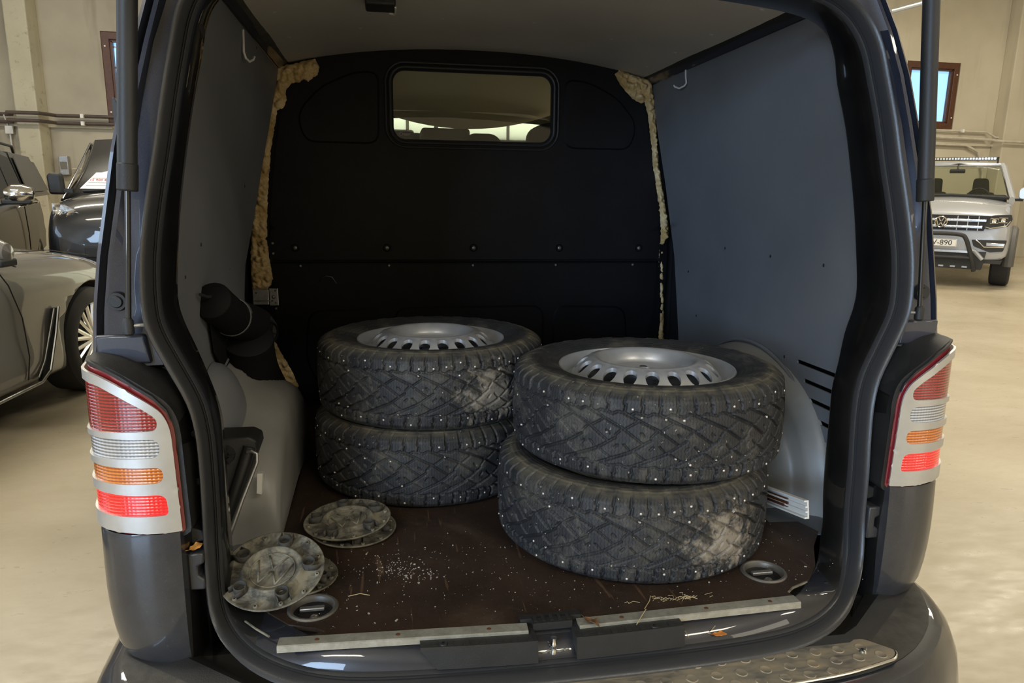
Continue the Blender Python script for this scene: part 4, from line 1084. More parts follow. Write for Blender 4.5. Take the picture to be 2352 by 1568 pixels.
def tyre_mesh():
    nu = PER * 46; half_w = .098
    vt = np.linspace(-half_w, half_w, 100)
    prof = []      # (r, z, v, tread?)
    for v_ in vt:
        a = abs(v_); r = RT - .0035 * (a / .07) ** 2 if a < .07 else RT - .0035 - (a - .07) * .10 - max(0, a - .086) ** 1.5 * 7.0
        prof.append((r, v_, v_))
    side = [(.3190, .1015), (.312, .1055), (.300, .1085), (.288, .1095), (.275, .109), (.262, .1065), (.250, .103), (.240, .100), (.232, .0965), (.226, .093), (.2235, .088), (.222, .080)]
    lowp = [(r, -z, -(.098 + (.319 - r) + .004)) for r, z in side][::-1]
    upp = [(r, z, (.098 + (.319 - r) + .004)) for r, z in side]
    allp = lowp + prof + upp; m_ = len(allp)
    nt0 = len(lowp); nt1 = nt0 + len(prof)
    Uc = (np.arange(nu) / nu) * 2 * PI * RT
    U, V = np.meshgrid(np.mod(Uc[:46], PL), vt, indexing='ij')
    H = tread_height(U, V); H = np.tile(H, (PER, 1))
    th = np.arange(nu) / nu * 2 * PI
    r = np.array([p[0] for p in allp]); z = np.array([p[1] for p in allp]); vv = np.array([p[2] for p in allp])
    Rr = np.tile(r, (nu, 1)); Zz = np.tile(z, (nu, 1))
    Rr[:, nt0:nt1] += H
    # shoulder notches continue a little on to the sidewall, block rows on the upper sidewall
    for j, d in ((nt1, .0035), (nt1 + 1, .0025), (nt0 - 1, .0035), (nt0 - 2, .0025)):
        ph = np.mod(Uc, PL / 2) / (PL / 2); Rr[:, j] -= d * (ph < .16)
    for j in (nt1 + 2, nt1 + 3):
        ph = np.mod(Uc, PL) / PL; Zz[:, j] += .0015 * ((ph > .1) & (ph < .55))
    for j in (nt0 - 3, nt0 - 4):
        ph = np.mod(Uc, PL) / PL; Zz[:, j] -= .0015 * ((ph > .1) & (ph < .55))
    X = Rr * np.cos(th)[:, None]; Y = Rr * np.sin(th)[:, None]
    co = np.stack([X, Y, Zz], -1).reshape(-1, 3).astype(np.float32)
    i, j = np.meshgrid(np.arange(nu), np.arange(m_ - 1), indexing='ij')
    a = i * m_ + j; b = ((i + 1) % nu) * m_ + j
    q = np.stack([a, b, b + 1, a + 1], -1).reshape(-1, 4).astype(np.int32)
    me = bpy.data.meshes.new('tyre')
    me.vertices.add(len(co)); me.vertices.foreach_set('co', co.ravel())
    me.loops.add(q.size); me.loops.foreach_set('vertex_index', q.ravel())
    me.polygons.add(len(q)); me.polygons.foreach_set('loop_start', np.arange(0, q.size, 4, dtype=np.int32)); 
    me.update(calc_edges=True)
    uvl = me.uv_layers.new(name='uv')
    uu = np.stack([np.broadcast_to(i, i.shape), np.broadcast_to(i + 1, i.shape), np.broadcast_to(i + 1, i.shape), np.broadcast_to(i, i.shape)], -1) / nu * 2 * PI * RT
    jj = np.stack([j, j, j + 1, j + 1], -1)
    uv = np.stack([uu.reshape(-1), vv[jj.reshape(-1)]], -1).astype(np.float32)
    uvl.data.foreach_set('uv', uv.ravel())
    me.polygons.foreach_set('use_smooth', np.ones(len(q), bool))
    me.materials.append(MATS['studded_tyre']); me.validate()
    return me
TY = tyre_mesh()
def stud_mesh():
    rnd = random.Random(5); m = MB()
    for k in range(PER * 2):
        for sg, off in ((1, 0), (-1, PL * .25)):
            if (k % 2 == (0 if sg > 0 else 1) and rnd.random() < .8) or rnd.random() < .12:
                u = off + (k + .5) * PL / 2 + rnd.uniform(-.003, .003); v = sg * rnd.choice((.070, .074, .084))
                a = u / RT; r = RT - .0035 - (abs(v) - .07) * .1
                p = Vector((r * math.cos(a), r * math.sin(a), v)); d = Vector((math.cos(a), math.sin(a), 0))
                m.tube([p - d * .004, p + d * .0006, p + d * .0018], [.0030, .0030, .0020], 8)
        if k % 2 == 0:
            for sg in (1, -1):
                u = (0 if sg > 0 else PL * .25) + k * PL / 2 + rnd.choice((.040, .052)); v = sg * rnd.choice((.050, .034)); a = u / RT; r = RT - .002
                if rnd.random() < .35:
                    p = Vector((r * math.cos(a), r * math.sin(a), v)); d = Vector((math.cos(a), math.sin(a), 0))
                    m.tube([p - d * .004, p + d * .0010, p + d * .0022], [.0030, .0030, .0020], 8)
    me = mesh_of('stud', m.v, m.f, 'stud_metal'); return me
STUD = stud_mesh()
def pebble_mesh():
    rnd = random.Random(9); m = MB()
    for k in range(60):
        a = rnd.uniform(0, 2 * PI); v = rnd.uniform(-.06, .06); r = RT - .003 + rnd.uniform(-.002, .001)
        s = rnd.uniform(.0014, .0030); p = Vector((r * math.cos(a), r * math.sin(a), v))
        m.box(p, (s * 1.6, s * 1.5, s), rnd.uniform(0, 3), rnd.uniform(0, 3))
    return mesh_of('pebble', m.v, m.f, 'pebble', False)
PEB = pebble_mesh()
def rim_mesh():
    n = 20; K = 5
    V = []; F = []
    # outer barrel
    m = MB()
    m.lathe([(.2235, .086), (.2255, .091), (.2240, .0945), (.2205, .094), (.2165, .086), (.2125, .070), (.208, .058), (.203, .062), (.194, .064), (.190, .062), (.190, -.03), (.205, -.06), (.2165, -.086), (.2205, -.094), (.2240, -.0945), (.2235, -.086)], 80)
    # disc with a ring of oval holes: cell = sector x slope
    def D(t, a):   # t 0 outer .. 1 inner on the slope
        r = .190 - .052 * t; z = .070 + .042 * (1 - (1 - t) ** 2.0); return Vector((r * math.cos(a), r * math.sin(a), z))
    N = 16; cell = 2 * PI / n
    for k in range(n):
        ac = k * cell; bd = []; el = []
        for q in range(N):
            an = 2 * PI * q / N
            c_, s_ = math.cos(an), math.sin(an); mxx = max(abs(c_), abs(s_))
            bd.append(D(.5 + .5 * s_ / mxx, ac + cell * .5 * c_ / mxx))
            el.append(D(.47 + .34 * s_, ac + cell * .315 * c_))
        el2 = [p + Vector((0, 0, -.010)) for p in el]
        m.add(bd + el + el2, [(i, (i + 1) % N, N + (i + 1) % N, N + i) for i in range(N)] + [(N + i, N + (i + 1) % N, 2 * N + (i + 1) % N, 2 * N + i) for i in range(N)])
    m.lathe([(.138, .112), (.133, .1145), (.127, .1142), (.120, .110), (.111, .101), (.104, .088), (.101, .081), (.096, .078), (.060, .0760), (.045, .0760), (.040, .0800), (.034, .0810), (.030, .0800), (.0285, .072), (.0285, -.02)], 80)
    me = mesh_of('rim', m.v, m.f, 'rim_silver')
    bm = bmesh.new(); bm.from_mesh(me); bmesh.ops.remove_doubles(bm, verts=bm.verts, dist=.00025); bmesh.ops.recalc_face_normals(bm, faces=bm.faces)
    for e in bm.edges:
        if len(e.link_faces) == 2 and e.calc_face_angle(0) > .7: e.smooth = False
    bm.to_mesh(me); bm.free(); return me
RIM = rim_mesh()
mv = MB().tube([(.203, 0, .060), (.200, 0, .078), (.197, 0, .090)], [.005, .0045, .004], 10); VALVE = mesh_of('valve', mv.v, mv.f, 'black_plastic')
mb5 = MB()
for k in range(5):
    a = 2 * PI * k / 5; mb5.lathe([(.0085, .0768), (.0095, .0772), (.0105, .0765)], 12, (.060 * math.cos(a), .060 * math.sin(a), 0))
    mb5.lathe([(0, .0767), (.0085, .0767)], 12, (.060 * math.cos(a), .060 * math.sin(a), 0))
BOLTH = mesh_of('bolt_hole', mb5.v, mb5.f, 'rubber')
def wheel(x, y, z, rz, label, flip=False):
    t = thing('studded_wheel', label, 'wheel', vloc(x, y, z, rz), 'four studded winter wheels in the load space')
    ty = put('tyre', TY, t); ty.location = (0, 0, .109)
    put('stud', STUD, ty, kind='stuff'); put('pebble', PEB, ty, kind='stuff')
    rm = put('rim', RIM, t, label='silver painted steel rim with oval holes'); rm.location = (0, 0, .109)
    put('valve', VALVE, rm); put('bolt_hole', BOLTH, rm)
    return t
def aim(x, y, tx, ty): return math.atan2(ty - y, tx - x)
wheel(.253, .386, .580, R(-70), 'lower studded wheel of the right hand pair, with pale mud patches on its tread')
wheel(.295, .412, .799, R(75), 'upper studded wheel of the right hand pair, its silver rim facing up, nearest the camera')
wheel(-.241, .868, .580, R(140), 'lower studded wheel of the left hand pair, on the floor behind the lying wheel caps')
wheel(-.228, .872, .799, R(-64), 'upper studded wheel of the left hand pair, silver rim up, farther from the camera')

# ------------------------------------------------------------------ wheel caps lying inside up
def cap_parts():
    Rc = .108
    a = MB().lathe([(0, .004), (.052, .004), (.058, .012), (.062, .0115), (.066, .004), (.085, .002), (.100, .004), (.106, .008), (Rc, .007), (.106, .003), (.098, -.002), (.06, -.004), (0, -.004)], 56)
    b = MB()
    b.lathe([(.0105, .002), (.0115, .019), (.0125, .020), (.0140, .019), (.0140, .002)], 18); b.lathe([(0, .006), (.0105, .006)], 14)
    for s in (-1, 1): b.box((.009, s * .013, .010), (.020, .0018, .016))
    c = MB()
    for k in range(12):
        an = 2 * PI * k / 12; c.lathe([(.0018, .0085), (.0030, .0090), (.0046, .0085), (.0050, .003)], 12, (.096 * math.cos(an), .096 * math.sin(an), 0))
    e = MB().tube([(.046 * math.cos(q), .046 * math.sin(q), .005) for q in np.linspace(0, 2 * PI, 36, endpoint=False)], .0016, 6, closed=True)
    def bar(p, q): e.tube([(p[0], p[1], .0048), (q[0], q[1], .0048)], .0020, 6)
    for s in (-1, 1):
        bar((s * .020, .037), (s * .002, .006)); bar((s * .038, .022), (s * .018, -.036)); bar((s * .018, -.036), (s * .002, -.004))
    return [('cap_disc', mesh_of('cap_disc', a.v, a.f, 'cap_dirty')), ('clip_socket', mesh_of('clip_socket', b.v, b.f, 'dusty_plastic')), ('rivet_ring', mesh_of('rivet_ring', c.v, c.f, 'cap_dirty')), ('moulded_rib', mesh_of('moulded_rib', e.v, e.f, 'cap_dirty'))]
CAPP = cap_parts()
def wcap(M, label):
    t = thing('wheel_cap', label, 'wheel cap', M, 'wheel caps lying inside up on the load floor')
    for n_, me in CAPP:
        if n_ == 'clip_socket':
            for k in range(5):
                an = 2 * PI * k / 5 + .3; put(n_, me, t, (.0745 * math.cos(an), .0745 * math.sin(an), 0), (0, 0, an))
        else: put(n_, me, t, kind='stuff' if n_ == 'rivet_ring' else None)
    return t
wcap(vloc(-.457, .445, .585, .8, R(2)), 'bottom wheel cap of the pair near the left rear wheel stack, mostly covered')
wcap(vloc(-.470, .432, .6145, .2, R(2), R(-3)), 'dusty wheel cap lying on top of another beside the left wheel stack')
wcap(vloc(-.590, .225, .589, 1.9, R(7)), 'wheel cap peeping out beneath the leaning one in the left rear corner')
wcap(vloc(-.612, .165, .632, -.25, R(19), R(4)), 'muddy wheel cap leaning towards the camera in the left rear corner')

# ------------------------------------------------------------------ folded jack case against the left arch
t = thing('jack_case', 'black moulded jack holder with a metal lever standing against the left wheel arch', 'jack holder', vloc(-.715, .40, .60))
def jp(x, y, z): return (x + .715, y - .40, z - .60)
# tapering wedge-shaped moulding
J = [(-.792,.395,.858),(-.690,.395,.858),(-.672,.40,.845),(-.672,.41,.822),(-.735,.36,.655),(-.760,.34,.590),(-.792,.34,.585)]
v = [jp(*p) for p in J] + [jp(p[0], p[1] + .09, p[2]) for p in J]; n_ = len(J)
f = [tuple(range(n_)), tuple(range(n_, 2 * n_))[::-1]] + [(i, (i + 1) % n_, n_ + (i + 1) % n_, n_ + i) for i in range(n_)]
ob('case_shell', v, f, 'black_plastic', t, bevel=.006, edge=.5)
MB().tube([jp(-.688,.392,.835), jp(-.745,.345,.66), jp(-.762,.330,.60)], [.014, .013, .008], 12).build('shell_ridge', 'black_plastic', t)
kn = MB().lathe([(0, .006), (.008, .006), (.010, .010), (.020, .010), (.022, .004), (.023, 0)], 24, (0, 0, 0), Matrix.Rotation(PI / 2, 4, 'X'))
for k in range(6): kn.box((.015 * math.cos(k * PI / 3), -.011, .015 * math.sin(k * PI / 3)), (.014, .004, .004), 0, 0, -k * PI / 3)
o = kn.build('case_knob', 'rubber', t); o.location = jp(-.742, .39, .820)
o = MB().tube([jp(-.690,.375,.828), jp(-.680,.370,.832), jp(-.668,.368,.826), jp(-.668,.364,.806), jp(-.700,.335,.728), jp(-.728,.315,.655), jp(-.734,.312,.640)], [.0042,.0042,.0042,.0042,.005,.0065,.0065], 12).build('jack_lever', 'zinc', t, label='bent metal lever')
MB().tube([jp(-.733,.312,.645), jp(-.742,.308,.612), jp(-.748,.308,.60)], [.010,.011,.007], 12).build('lever_grip', 'rubber', t)
MB().prism([(.036, .115), (.047, .112), (.052, .165), (.040, .165)], 1, -.002, .012).build('case_clip', 'white_plastic', t, smooth=False)

# ------------------------------------------------------------------ aluminium rail leaning beside the right arch
a = Vector((.622, .150, .698)); b = Vector((.618, .63, .600)); d = (b - a).normalized(); L = (b - a).length
q = d.to_track_quat('Y', 'Z').to_matrix().to_4x4()
t = thing('metal_rail', 'short white metal rail with a brown insert lying slanted beside the right wheel arch', 'rail', VAN_M @ Matrix.Translation(a) @ q)
m = MB()
secr = [(0,-.022),(-.012,-.022),(-.012,-.018),(-.004,-.018),(-.004,-.008),(-.009,-.008),(-.009,-.004),(-.003,-.004),(-.003,.004),(-.009,.004),(-.009,.008),(-.004,.008),(-.004,.018),(-.012,.018),(-.012,.022),(0,.022)]
m.prism(secr, 1, 0, L).build('rail_profile', 'white_plastic', t, smooth=False)
m = MB().box((-.0062, L / 2 + .04, 0), (.004, L - .08, .022)); m.box((-.010, L / 2 + .045, -.008), (.004, L - .09, .006)); m.build('rail_insert', 'frame_brown', t, smooth=False, label='brown strip inside the rail')

# ------------------------------------------------------------------ leaves, straws, grit
def leaf(x, y, z, rz, s, mat_col, label, curl=.5, rx=0, ry=0):
    nm = 'leaf_%d' % len(MATS)
    plain(nm, mat_col, .6, var=.45, vscale=60, grain=.4, gscale=120)
    t = thing('dry_leaf', label, 'leaf', vloc(x, y, z, rz, rx, ry))
    out = rounded([(-1, 0), (-.6, .42), (-.1, .38), (.25, .55), (.6, .25), (1.0, .05), (.55, -.3), (.1, -.5), (-.3, -.32), (-.7, -.35)], .12, 3)
    P, T = sheet2d(out, (), .2, .15)
    V = [(p[0] * s, p[1] * s, s * (curl * (p[1] ** 2) * 1.1 + .18 * math.sin(p[0] * 4) * curl + .06 * noise.noise(Vector((p[0] * 3, p[1] * 3, z * 50))) + .03)) for p in P]
    ob('leaf_blade', V, T, nm, t, solid=.0006, offset=0)
    MB().tube([(-1.5 * s, .1 * s, .05 * s), (-1 * s, 0, .04 * s), (.9 * s, .04 * s, .05 * s)], .03 * s, 6).build('leaf_stem', nm, t)
    return t
leaf(-.893, .150, 1.110, .3, .019, (.50, .20, .05), 'curled orange leaf lying on the black ledge above the left tail lamp', .7)
leaf(-.740, .088, .738, .9, .016, (.62, .30, .07), 'small orange leaf caught above the rubber stop in the left door channel', .5, .4)
leaf(.297, -.073, .546, -.15, .016, (.60, .22, .04), 'orange leaf lying on the rear sill right of the latch', .4)
leaf(.030, -.054, .588, -1.0, .020, (.14, .075, .035), 'crumpled brown leaf on the left end of the right hand sill strip', .9)
leaf(.075, -.068, .552, .5, .008, (.20, .12, .06), 'tiny brown leaf scrap at the foot of the black latch cover', .8)
def straw(pts, label, r=.0009):
    b0 = Vector(pts[0]); t = MB().tube([Vector(p) - b0 for p in pts], r, 6).build('straw', 'straw', None)
    t.matrix_world = VAN_M @ Matrix.Translation(b0); tag(t, label, 'straw', 'loose straws near the sill'); return t
straw([(.118,-.070,.584),(.135,-.050,.588),(.152,-.030,.590)], 'straw lying across the right hand sill strip')
straw([(.155,-.015,.582),(.175,.010,.583),(.185,.030,.582)], 'straw on the plywood in front of the right wheel stack')
straw([(.16,-.085,.541),(.20,-.070,.55),(.225,-.066,.556),(.228,-.075,.548)], 'thin bent straw at the right end of the latch cover', .0007)
straw([(.235,-.098,.513),(.255,-.086,.520),(.262,-.092,.516),(.24,-.105,.512)], 'looped straw hanging over the seal at the step plate', .0007)
straw([(.28,-.066,.550),(.30,-.052,.556),(.302,-.046,.560)], 'short straw standing against the painted sill', .0007)
straw([(-.455,.128,.582),(-.43,.128,.586),(-.41,.125,.582)], 'pale straw beside the leaning wheel cap', .0008)
def grit(nm, n, region, mat, lab, smin, smax, seed, z0=.5805):
    rnd = random.Random(seed); m = MB()
    for _ in range(n):
        x, y = region(rnd); s = rnd.uniform(smin, smax) * (1 if rnd.random() < .9 else 1.8)
        m.box((x, y, z0 + s * .3), (s * rnd.uniform(.5, 1.8), s * rnd.uniform(.5, 1), s * .5), rnd.uniform(0, 3))
    o = m.build(nm, mat, None, smooth=False, kind='stuff'); o.matrix_world = VAN_M; tag(o, lab, 'crumbs'); return o
def reg_cluster(r):
    k = r.random()
    if k < .45: return (r.gauss(-.36, .035), r.gauss(.24, .035))
    if k < .75: return (r.gauss(-.30, .03) , r.gauss(.195, .018))
    return (r.uniform(-.5, .1), r.uniform(.02, .40))
grit('crumbs', 230, reg_cluster, 'white_grit', 'scatter of pale crumbs on the plywood behind the sill', .0010, .0024, 3)
grit('crumbs', 230, lambda r: (r.uniform(-.55, .70), r.uniform(0, .34)), 'white_grit', 'sparse pale crumbs spread over the whole plywood floor', .0009, .0022, 4)
def reg_f(r): return (r.gauss(.24, .03), r.gauss(.012, .006))
rnd = random.Random(2); m = MB()
for _ in range(40):
    x, y = reg_f(rnd); a_ = rnd.uniform(0, 3); l = rnd.uniform(.006, .016)
    m.tube([(x, y, .5808), (x + l * math.cos(a_), y + l * math.sin(a_) * .5, .583), (x + l * 1.6 * math.cos(a_ + .4), y + l * .8 * math.sin(a_ + .4), .5808)], .0005, 4)
o = m.build('dry_grass', 'straw', None, kind='stuff'); o.matrix_world = VAN_M; tag(o, 'tuft of dry grass bits at the foot of the right wheel stack', 'dry grass')
# ------------------------------------------------------------------ other vehicles in the hall
def halfbody(stations, nsub=1):
    """stations: (y, [(x, z)...]) half sections from sill to centre line; returns mirrored loft"""
    rows = []
    for y, s in stations:
        full_ = [(x, y, z) for x, z in s] + [(-x, y, z) for x, z in s[::-1][1:]]
        rows.append(full_)
    v, f = grid(rows); v = list(v); f = list(f); n = len(rows[0]); m_ = len(rows)
    f.append(tuple(range(n))); f.append(tuple((m_ - 1) * n + i for i in range(n))[::-1])
    for i in range(m_ - 1): f.append((i * n, (i + 1) * n, (i + 1) * n + n - 1, i * n + n - 1))
    return v, f
def wheel_at(parent, x, y, r, w_, side, spokes=7, rimmat='satin_chrome', rr=.66):
    M = Matrix.Rotation(side * PI / 2, 4, 'Y')
    o = MB().lathe([(r * rr, -w_ / 2), (r * .80, -w_ * .52), (r * .93, -w_ * .48), (r * .985, -w_ * .40), (r, -w_ * .2), (r, w_ * .2), (r * .985, w_ * .40), (r * .93, w_ * .48), (r * .82, w_ * .52), (r * .72, w_ * .50), (r * rr, w_ * .44)], 48, (0, 0, 0), M).build('road_wheel', 'tyre_black', parent)
    o.location = (x, y, r)
    g = MB()
    for k in range(40):
        a = 2 * PI * k / 40
        for s in (-1, 1):
            g.box(M @ Vector((r * .985 * math.cos(a), r * .985 * math.sin(a), s * w_ * .36)), (.007, .006, w_ * .16))
    m = MB().lathe([(r * rr, w_ * .44), (r * rr * .97, w_ * .42), (r * rr * .93, w_ * .30), (r * rr * .90, -w_ * .1)], 48, (0, 0, 0), M)
    for k in range(spokes):
        for dd in (-.10, .10):
            a = 2 * PI * k / spokes; a2 = a + dd * 1.6
            p0 = Vector((.05 * math.cos(a), .05 * math.sin(a), w_ * .36)); p1 = Vector((r * rr * .95 * math.cos(a2), r * rr * .95 * math.sin(a2), w_ * .33))
            m.tube([M @ p0, M @ p1], [.018, .014], 6)
    m.lathe([(0, w_ * .42), (.03, w_ * .42), (.055, w_ * .38), (.07, w_ * .25)], 24, (0, 0, 0), M)
    m.build('wheel_rim', rimmat, o, edge=.6)
    MB().lathe([(0, w_ * .05), (r * rr * .75, w_ * .05)], 24, (0, 0, 0), M).build('brake_disc', 'hidden_steel', o)
    return o
def arch_cut(x0, x1, y, z, r, n=32):
    m = MB().cyl((x0, y, z), (x1, y, z), r, n); return (m.v, m.f)

# ---- bronze-grey saloon on the left, nose pointing away along our van
A = R(-7.0)
t = thing('saloon_car', 'glossy bronze grey saloon car with a multi-spoke wheel at the left edge of the hall', 'car', Matrix.Translation((-3.33, 4.22, 0)) @ Matrix.Rotation(A, 4, 'Z'))
ST = []
def sec_s(w_, zs, zh, zc, tuck=.06):
    return [(w_ - tuck, .20), (w_ - .012, .25), (w_ + .004, .36), (w_ - .012, .50), (w_ - .012, .66), (w_, .76), (w_ - .015, zs - .07), (w_ - .07, zs - .01), (w_ - .17, zs + .035), (w_ * .62, zh), (w_ * .3, zc), (0, zc + .01)]
for y, w_, zs, zh, zc in ((-3.9,.80,.80,.86,.88),(-3.6,.92,.95,1.02,1.04),(-2.9,.955,.98,1.03,1.04),(-1.9,.955,.99,1.03,1.04),(-1.2,.955,.985,1.05,1.07),(-.85,.955,.975,1.045,1.065),(-.45,.955,.955,1.02,1.04),(0,.95,.925,.985,1.01),(.35,.93,.87,.93,.96),(.62,.88,.78,.85,.88),(.80,.78,.68,.76,.79),(.90,.60,.60,.66,.68)):
    ST.append((y, sec_s(w_, zs, zh, zc)))
v, f = halfbody(ST)
body = ob('car_body', v, f, 'car_bronze', t, subd=2, edge=0)
body.modifiers[0].render_levels = 2
cut(body, [arch_cut(.55, 1.1, 0.0, .37, .405), arch_cut(-.55, -1.1, 0.0, .37, .405), arch_cut(.55, 1.1, -3.0, .37, .405), arch_cut(-.55, -1.1, -3.0, .37, .405)])
MB().box((0, -1.5, .45), (1.55, 4.2, .5)).build('underbody', 'hidden_steel', t, smooth=False)
for sx in (-1, 1):
    for y in (0, -3.0): wheel_at(t, sx * .835, y, .365, .25, sx, 10, rr=.70)
v, f = halfbody([(-3.3, [(.70, 1.0), (.60, 1.05), (0, 1.08)]), (-2.7, [(.80, 1.0), (.62, 1.33), (0, 1.38)]), (-2.0, [(.83, 1.0), (.64, 1.43), (0, 1.48)]), (-1.5, [(.84, 1.0), (.62, 1.38), (0, 1.43)]), (-.80, [(.84, 1.0), (.72, 1.03), (0, 1.06)])])
ob('cabin_glass', v, f, 'dark_trim', t, subd=1, edge=0)
MB().tube([(.960, -.98, .955), (.962, -.90, .86), (.966, -.82, .66), (.966, -.80, .42), (.955, -.82, .28)], .004, 6).build('door_gap', 'hidden_steel', t)
MB().tube([(.955, -.80, .955), (.90, -.88, 1.00), (.83, -1.0, 1.04)], .004, 6).build('door_gap', 'hidden_steel', t)
MB().tube([(.82, -.85, 1.035), (.80, -.2, 1.00), (.74, .4, .91)], .003, 6).build('bonnet_gap', 'hidden_steel', t)
vn = MB().prism([(-.50, .66), (-.46, .66), (-.60, .30), (-.72, .245), (-.66, .27)], 0, .948, .966); vn.build('side_vent', 'hidden_steel', t, smooth=False)
MB().tube([(.970, -.455, .665), (.972, -.52, .50), (.972, -.62, .29), (.972, -.72, .24), (.966, -1.2, .225), (.966, -2.4, .215)], .009, 8).build('sill_trim', 'satin_chrome', t)
MB().tube([(.968, -.50, .66), (.968, -.66, .36), (.968, -.74, .275)], .006, 8).build('vent_trim', 'satin_chrome', t)
mr = MB().lathe([(0, -.10), (.05, -.09), (.075, -.03), (.078, .03), (.05, .085), (0, .10)], 18, (0, 0, 0), Matrix.Rotation(PI / 2, 4, 'Y')).build('wing_mirror', 'car_bronze', t); mr.location = (1.10, -1.22, 1.075)
MB().box((-.01, .0, -.05), (.20, .13, .04)).build('mirror_base', 'black_plastic', mr, bevel=.01)

# ---- black people carrier facing us
t = thing('black_van', 'black van facing us at the left with a price sheet behind its windscreen', 'van', Matrix.Translation((-2.72, 6.15, 0)) @ Matrix.Rotation(PI, 4, 'Z'))
# local: +y is the nose, +x is on the left in the picture
def sec_b(w_, zs, zc): return [(w_ - .05, .22), (w_, .35), (w_ + .01, .60), (w_, .90), (w_ - .03, zs - .05), (w_ - .12, zs), (w_ * .6, zc), (0, zc + .02)]
v, f = halfbody([(-4.2, sec_b(.90, 1.20, 1.25)), (-1.6, sec_b(.95, 1.24, 1.28)), (-.75, sec_b(.95, 1.28, 1.36)), (-.35, sec_b(.89, 1.26, 1.33)), (-.05, sec_b(.80, 1.20, 1.27)), (.08, sec_b(.72, 1.08, 1.16)), (.15, sec_b(.62, .92, 1.0))])
body = ob('car_body', v, f, 'car_black', t, subd=2, edge=0)
v, f = halfbody([(-4.1, [(.90, 1.20), (.90, 1.55), (.87, 1.85), (.78, 1.93), (0, 1.97)]), (-2.2, [(.92, 1.22), (.92, 1.56), (.90, 1.86), (.82, 1.95), (0, 1.99)]), (-1.55, [(.92, 1.22), (.92, 1.52), (.90, 1.80), (.82, 1.90), (0, 1.95)]), (-1.15, [(.92, 1.22), (.90, 1.38), (.86, 1.52), (.78, 1.58), (0, 1.64)]), (-.72, [(.92, 1.22), (.915, 1.23), (.90, 1.24), (.8, 1.27), (0, 1.31)])])
ob('car_roof', v, f, 'car_black', t, edge=0)
def wsn(s, tt, lift): 
    y = -.735 - .80 * tt; hw = .83 - .02 * tt; z = 1.335 + .555 * tt - .075 * (1 - 0) * s * s * .9
    return (s * hw, y + lift * .55 - .10 * s * s, z + lift)
v, f = grid([[wsn(s, tt, .020) for s in np.linspace(-1, 1, 13)] for tt in np.linspace(.02, .97, 5)])
o = ob('windscreen', v, f, 'tinted_glass', t)
v, f = grid([[wsn(s, tt, .012) for s in np.linspace(-1.06, 1.06, 13)] for tt in np.linspace(-.04, 1.04, 5)])
ob('windscreen_surround', v, f, 'dark_trim', t)
MB().tube([(-.6, -.72, 1.385), (.1, -.73, 1.39), (.72, -.80, 1.345)], .012, 6).build('wiper', 'black_plastic', t)
MB().tube([(.905, -.74, 1.25), (.90, -1.2, 1.56), (.88, -1.58, 1.86)], .012, 8).build('pillar_trim', 'car_black', t)
hl = MB()
v, f = grid([[(x, .135 - (x - .2) * .40 + .010, z) for x, z in zip((.30, .42, .54, .64, .72), (a + .12, b_ + .13, c + .13, d_ + .13, e_ + .12))] for a, b_, c, d_, e_ in ((.86, .83, .87, .93, 1.0), (.90, .93, 1.0, 1.08, 1.10), (.94, 1.03, 1.10, 1.14, 1.15))])
v = [(p[0], p[1], p[2] - .03) for p in v]
h = ob('headlamp', v, f, 'headlamp_sparkle', t, solid=.02, offset=0)
for x, z in ((.635, 1.19), (.51, 1.12)):
    MB().lathe([(0, .0), (.03, .004), (.055, .018), (.06, .022)], 18, (0, 0, 0), Matrix.Rotation(-PI / 2, 4, 'X')).build('lamp_bowl', 'lamp_reflector', h).location = (x, .150 - (x - .2) * .40, z)
MB().box((.385, .085, 1.02), (.08, .02, .06)).build('indicator', 'lens_amber', h)
MB().tube([(.34, .09, 1.03), (.2, .14, 1.02), (-.2, .14, 1.02), (-.34, .09, 1.03)], .010, 8).build('grille_bar', 'satin_chrome', t)
MB().box((0, .16, .50), (1.2, .06, .22)).build('lower_grille', 'hidden_steel', t, bevel=.02)
m = MB().box((0, .155, .80), (.8, .03, .10)); m.build('upper_grille', 'hidden_steel', t, bevel=.01)
mr = MB().prism(rounded([(-.07, -.11), (.07, -.11), (.08, .08), (.04, .11), (-.06, .10)], .03), 1, -.05, .04).build('wing_mirror', 'black_plastic', t, bevel=.03); mr.location = (.93, -.72, 1.42)
MB().box((-.10, 0, -.07), (.10, .04, .04)).build('mirror_arm', 'black_plastic', mr)
for sx in (-1, 1):
    wheel_at(t, sx * .82, -.60, .33, .22, sx); wheel_at(t, sx * .82, -3.5, .33, .22, sx)
# price sheet
ps = thing('price_sheet', 'white price sheet with printed lines leaning in the black van windscreen', 'paper sheet', Matrix.Translation((-3.17, 6.72, 1.455)) @ Matrix.Rotation(R(0), 4, 'Z') @ Matrix.Rotation(R(40), 4, 'X'))
v = [(-.16, .11 * -1, 0), (.08, -.11, 0), (.17, .13, 0), (-.06, .13, 0)]
v = [(-.175, -.125, 0), (.105, -.125, 0), (.175, .125, 0), (-.075, .125, 0)]
ob('sheet', v + [(p[0], p[1], -.002) for p in v], [(0, 1, 2, 3), (7, 6, 5, 4), (0, 4, 5, 1), (1, 5, 6, 2), (2, 6, 7, 3), (3, 7, 4, 0)], 'paper', ps, smooth=False)
m = MB()
for yy in (.035, -.035, -.075): m.box((.0 + yy * .3, yy, .001), (.21, .008, .001))
m.build('ruled_line', 'ink_grey', ps, smooth=False)
put_text('price_text', '15 900 €', .045, Matrix.Translation((-.03, .006, .0015)), 'ink_red', ps, .0005)

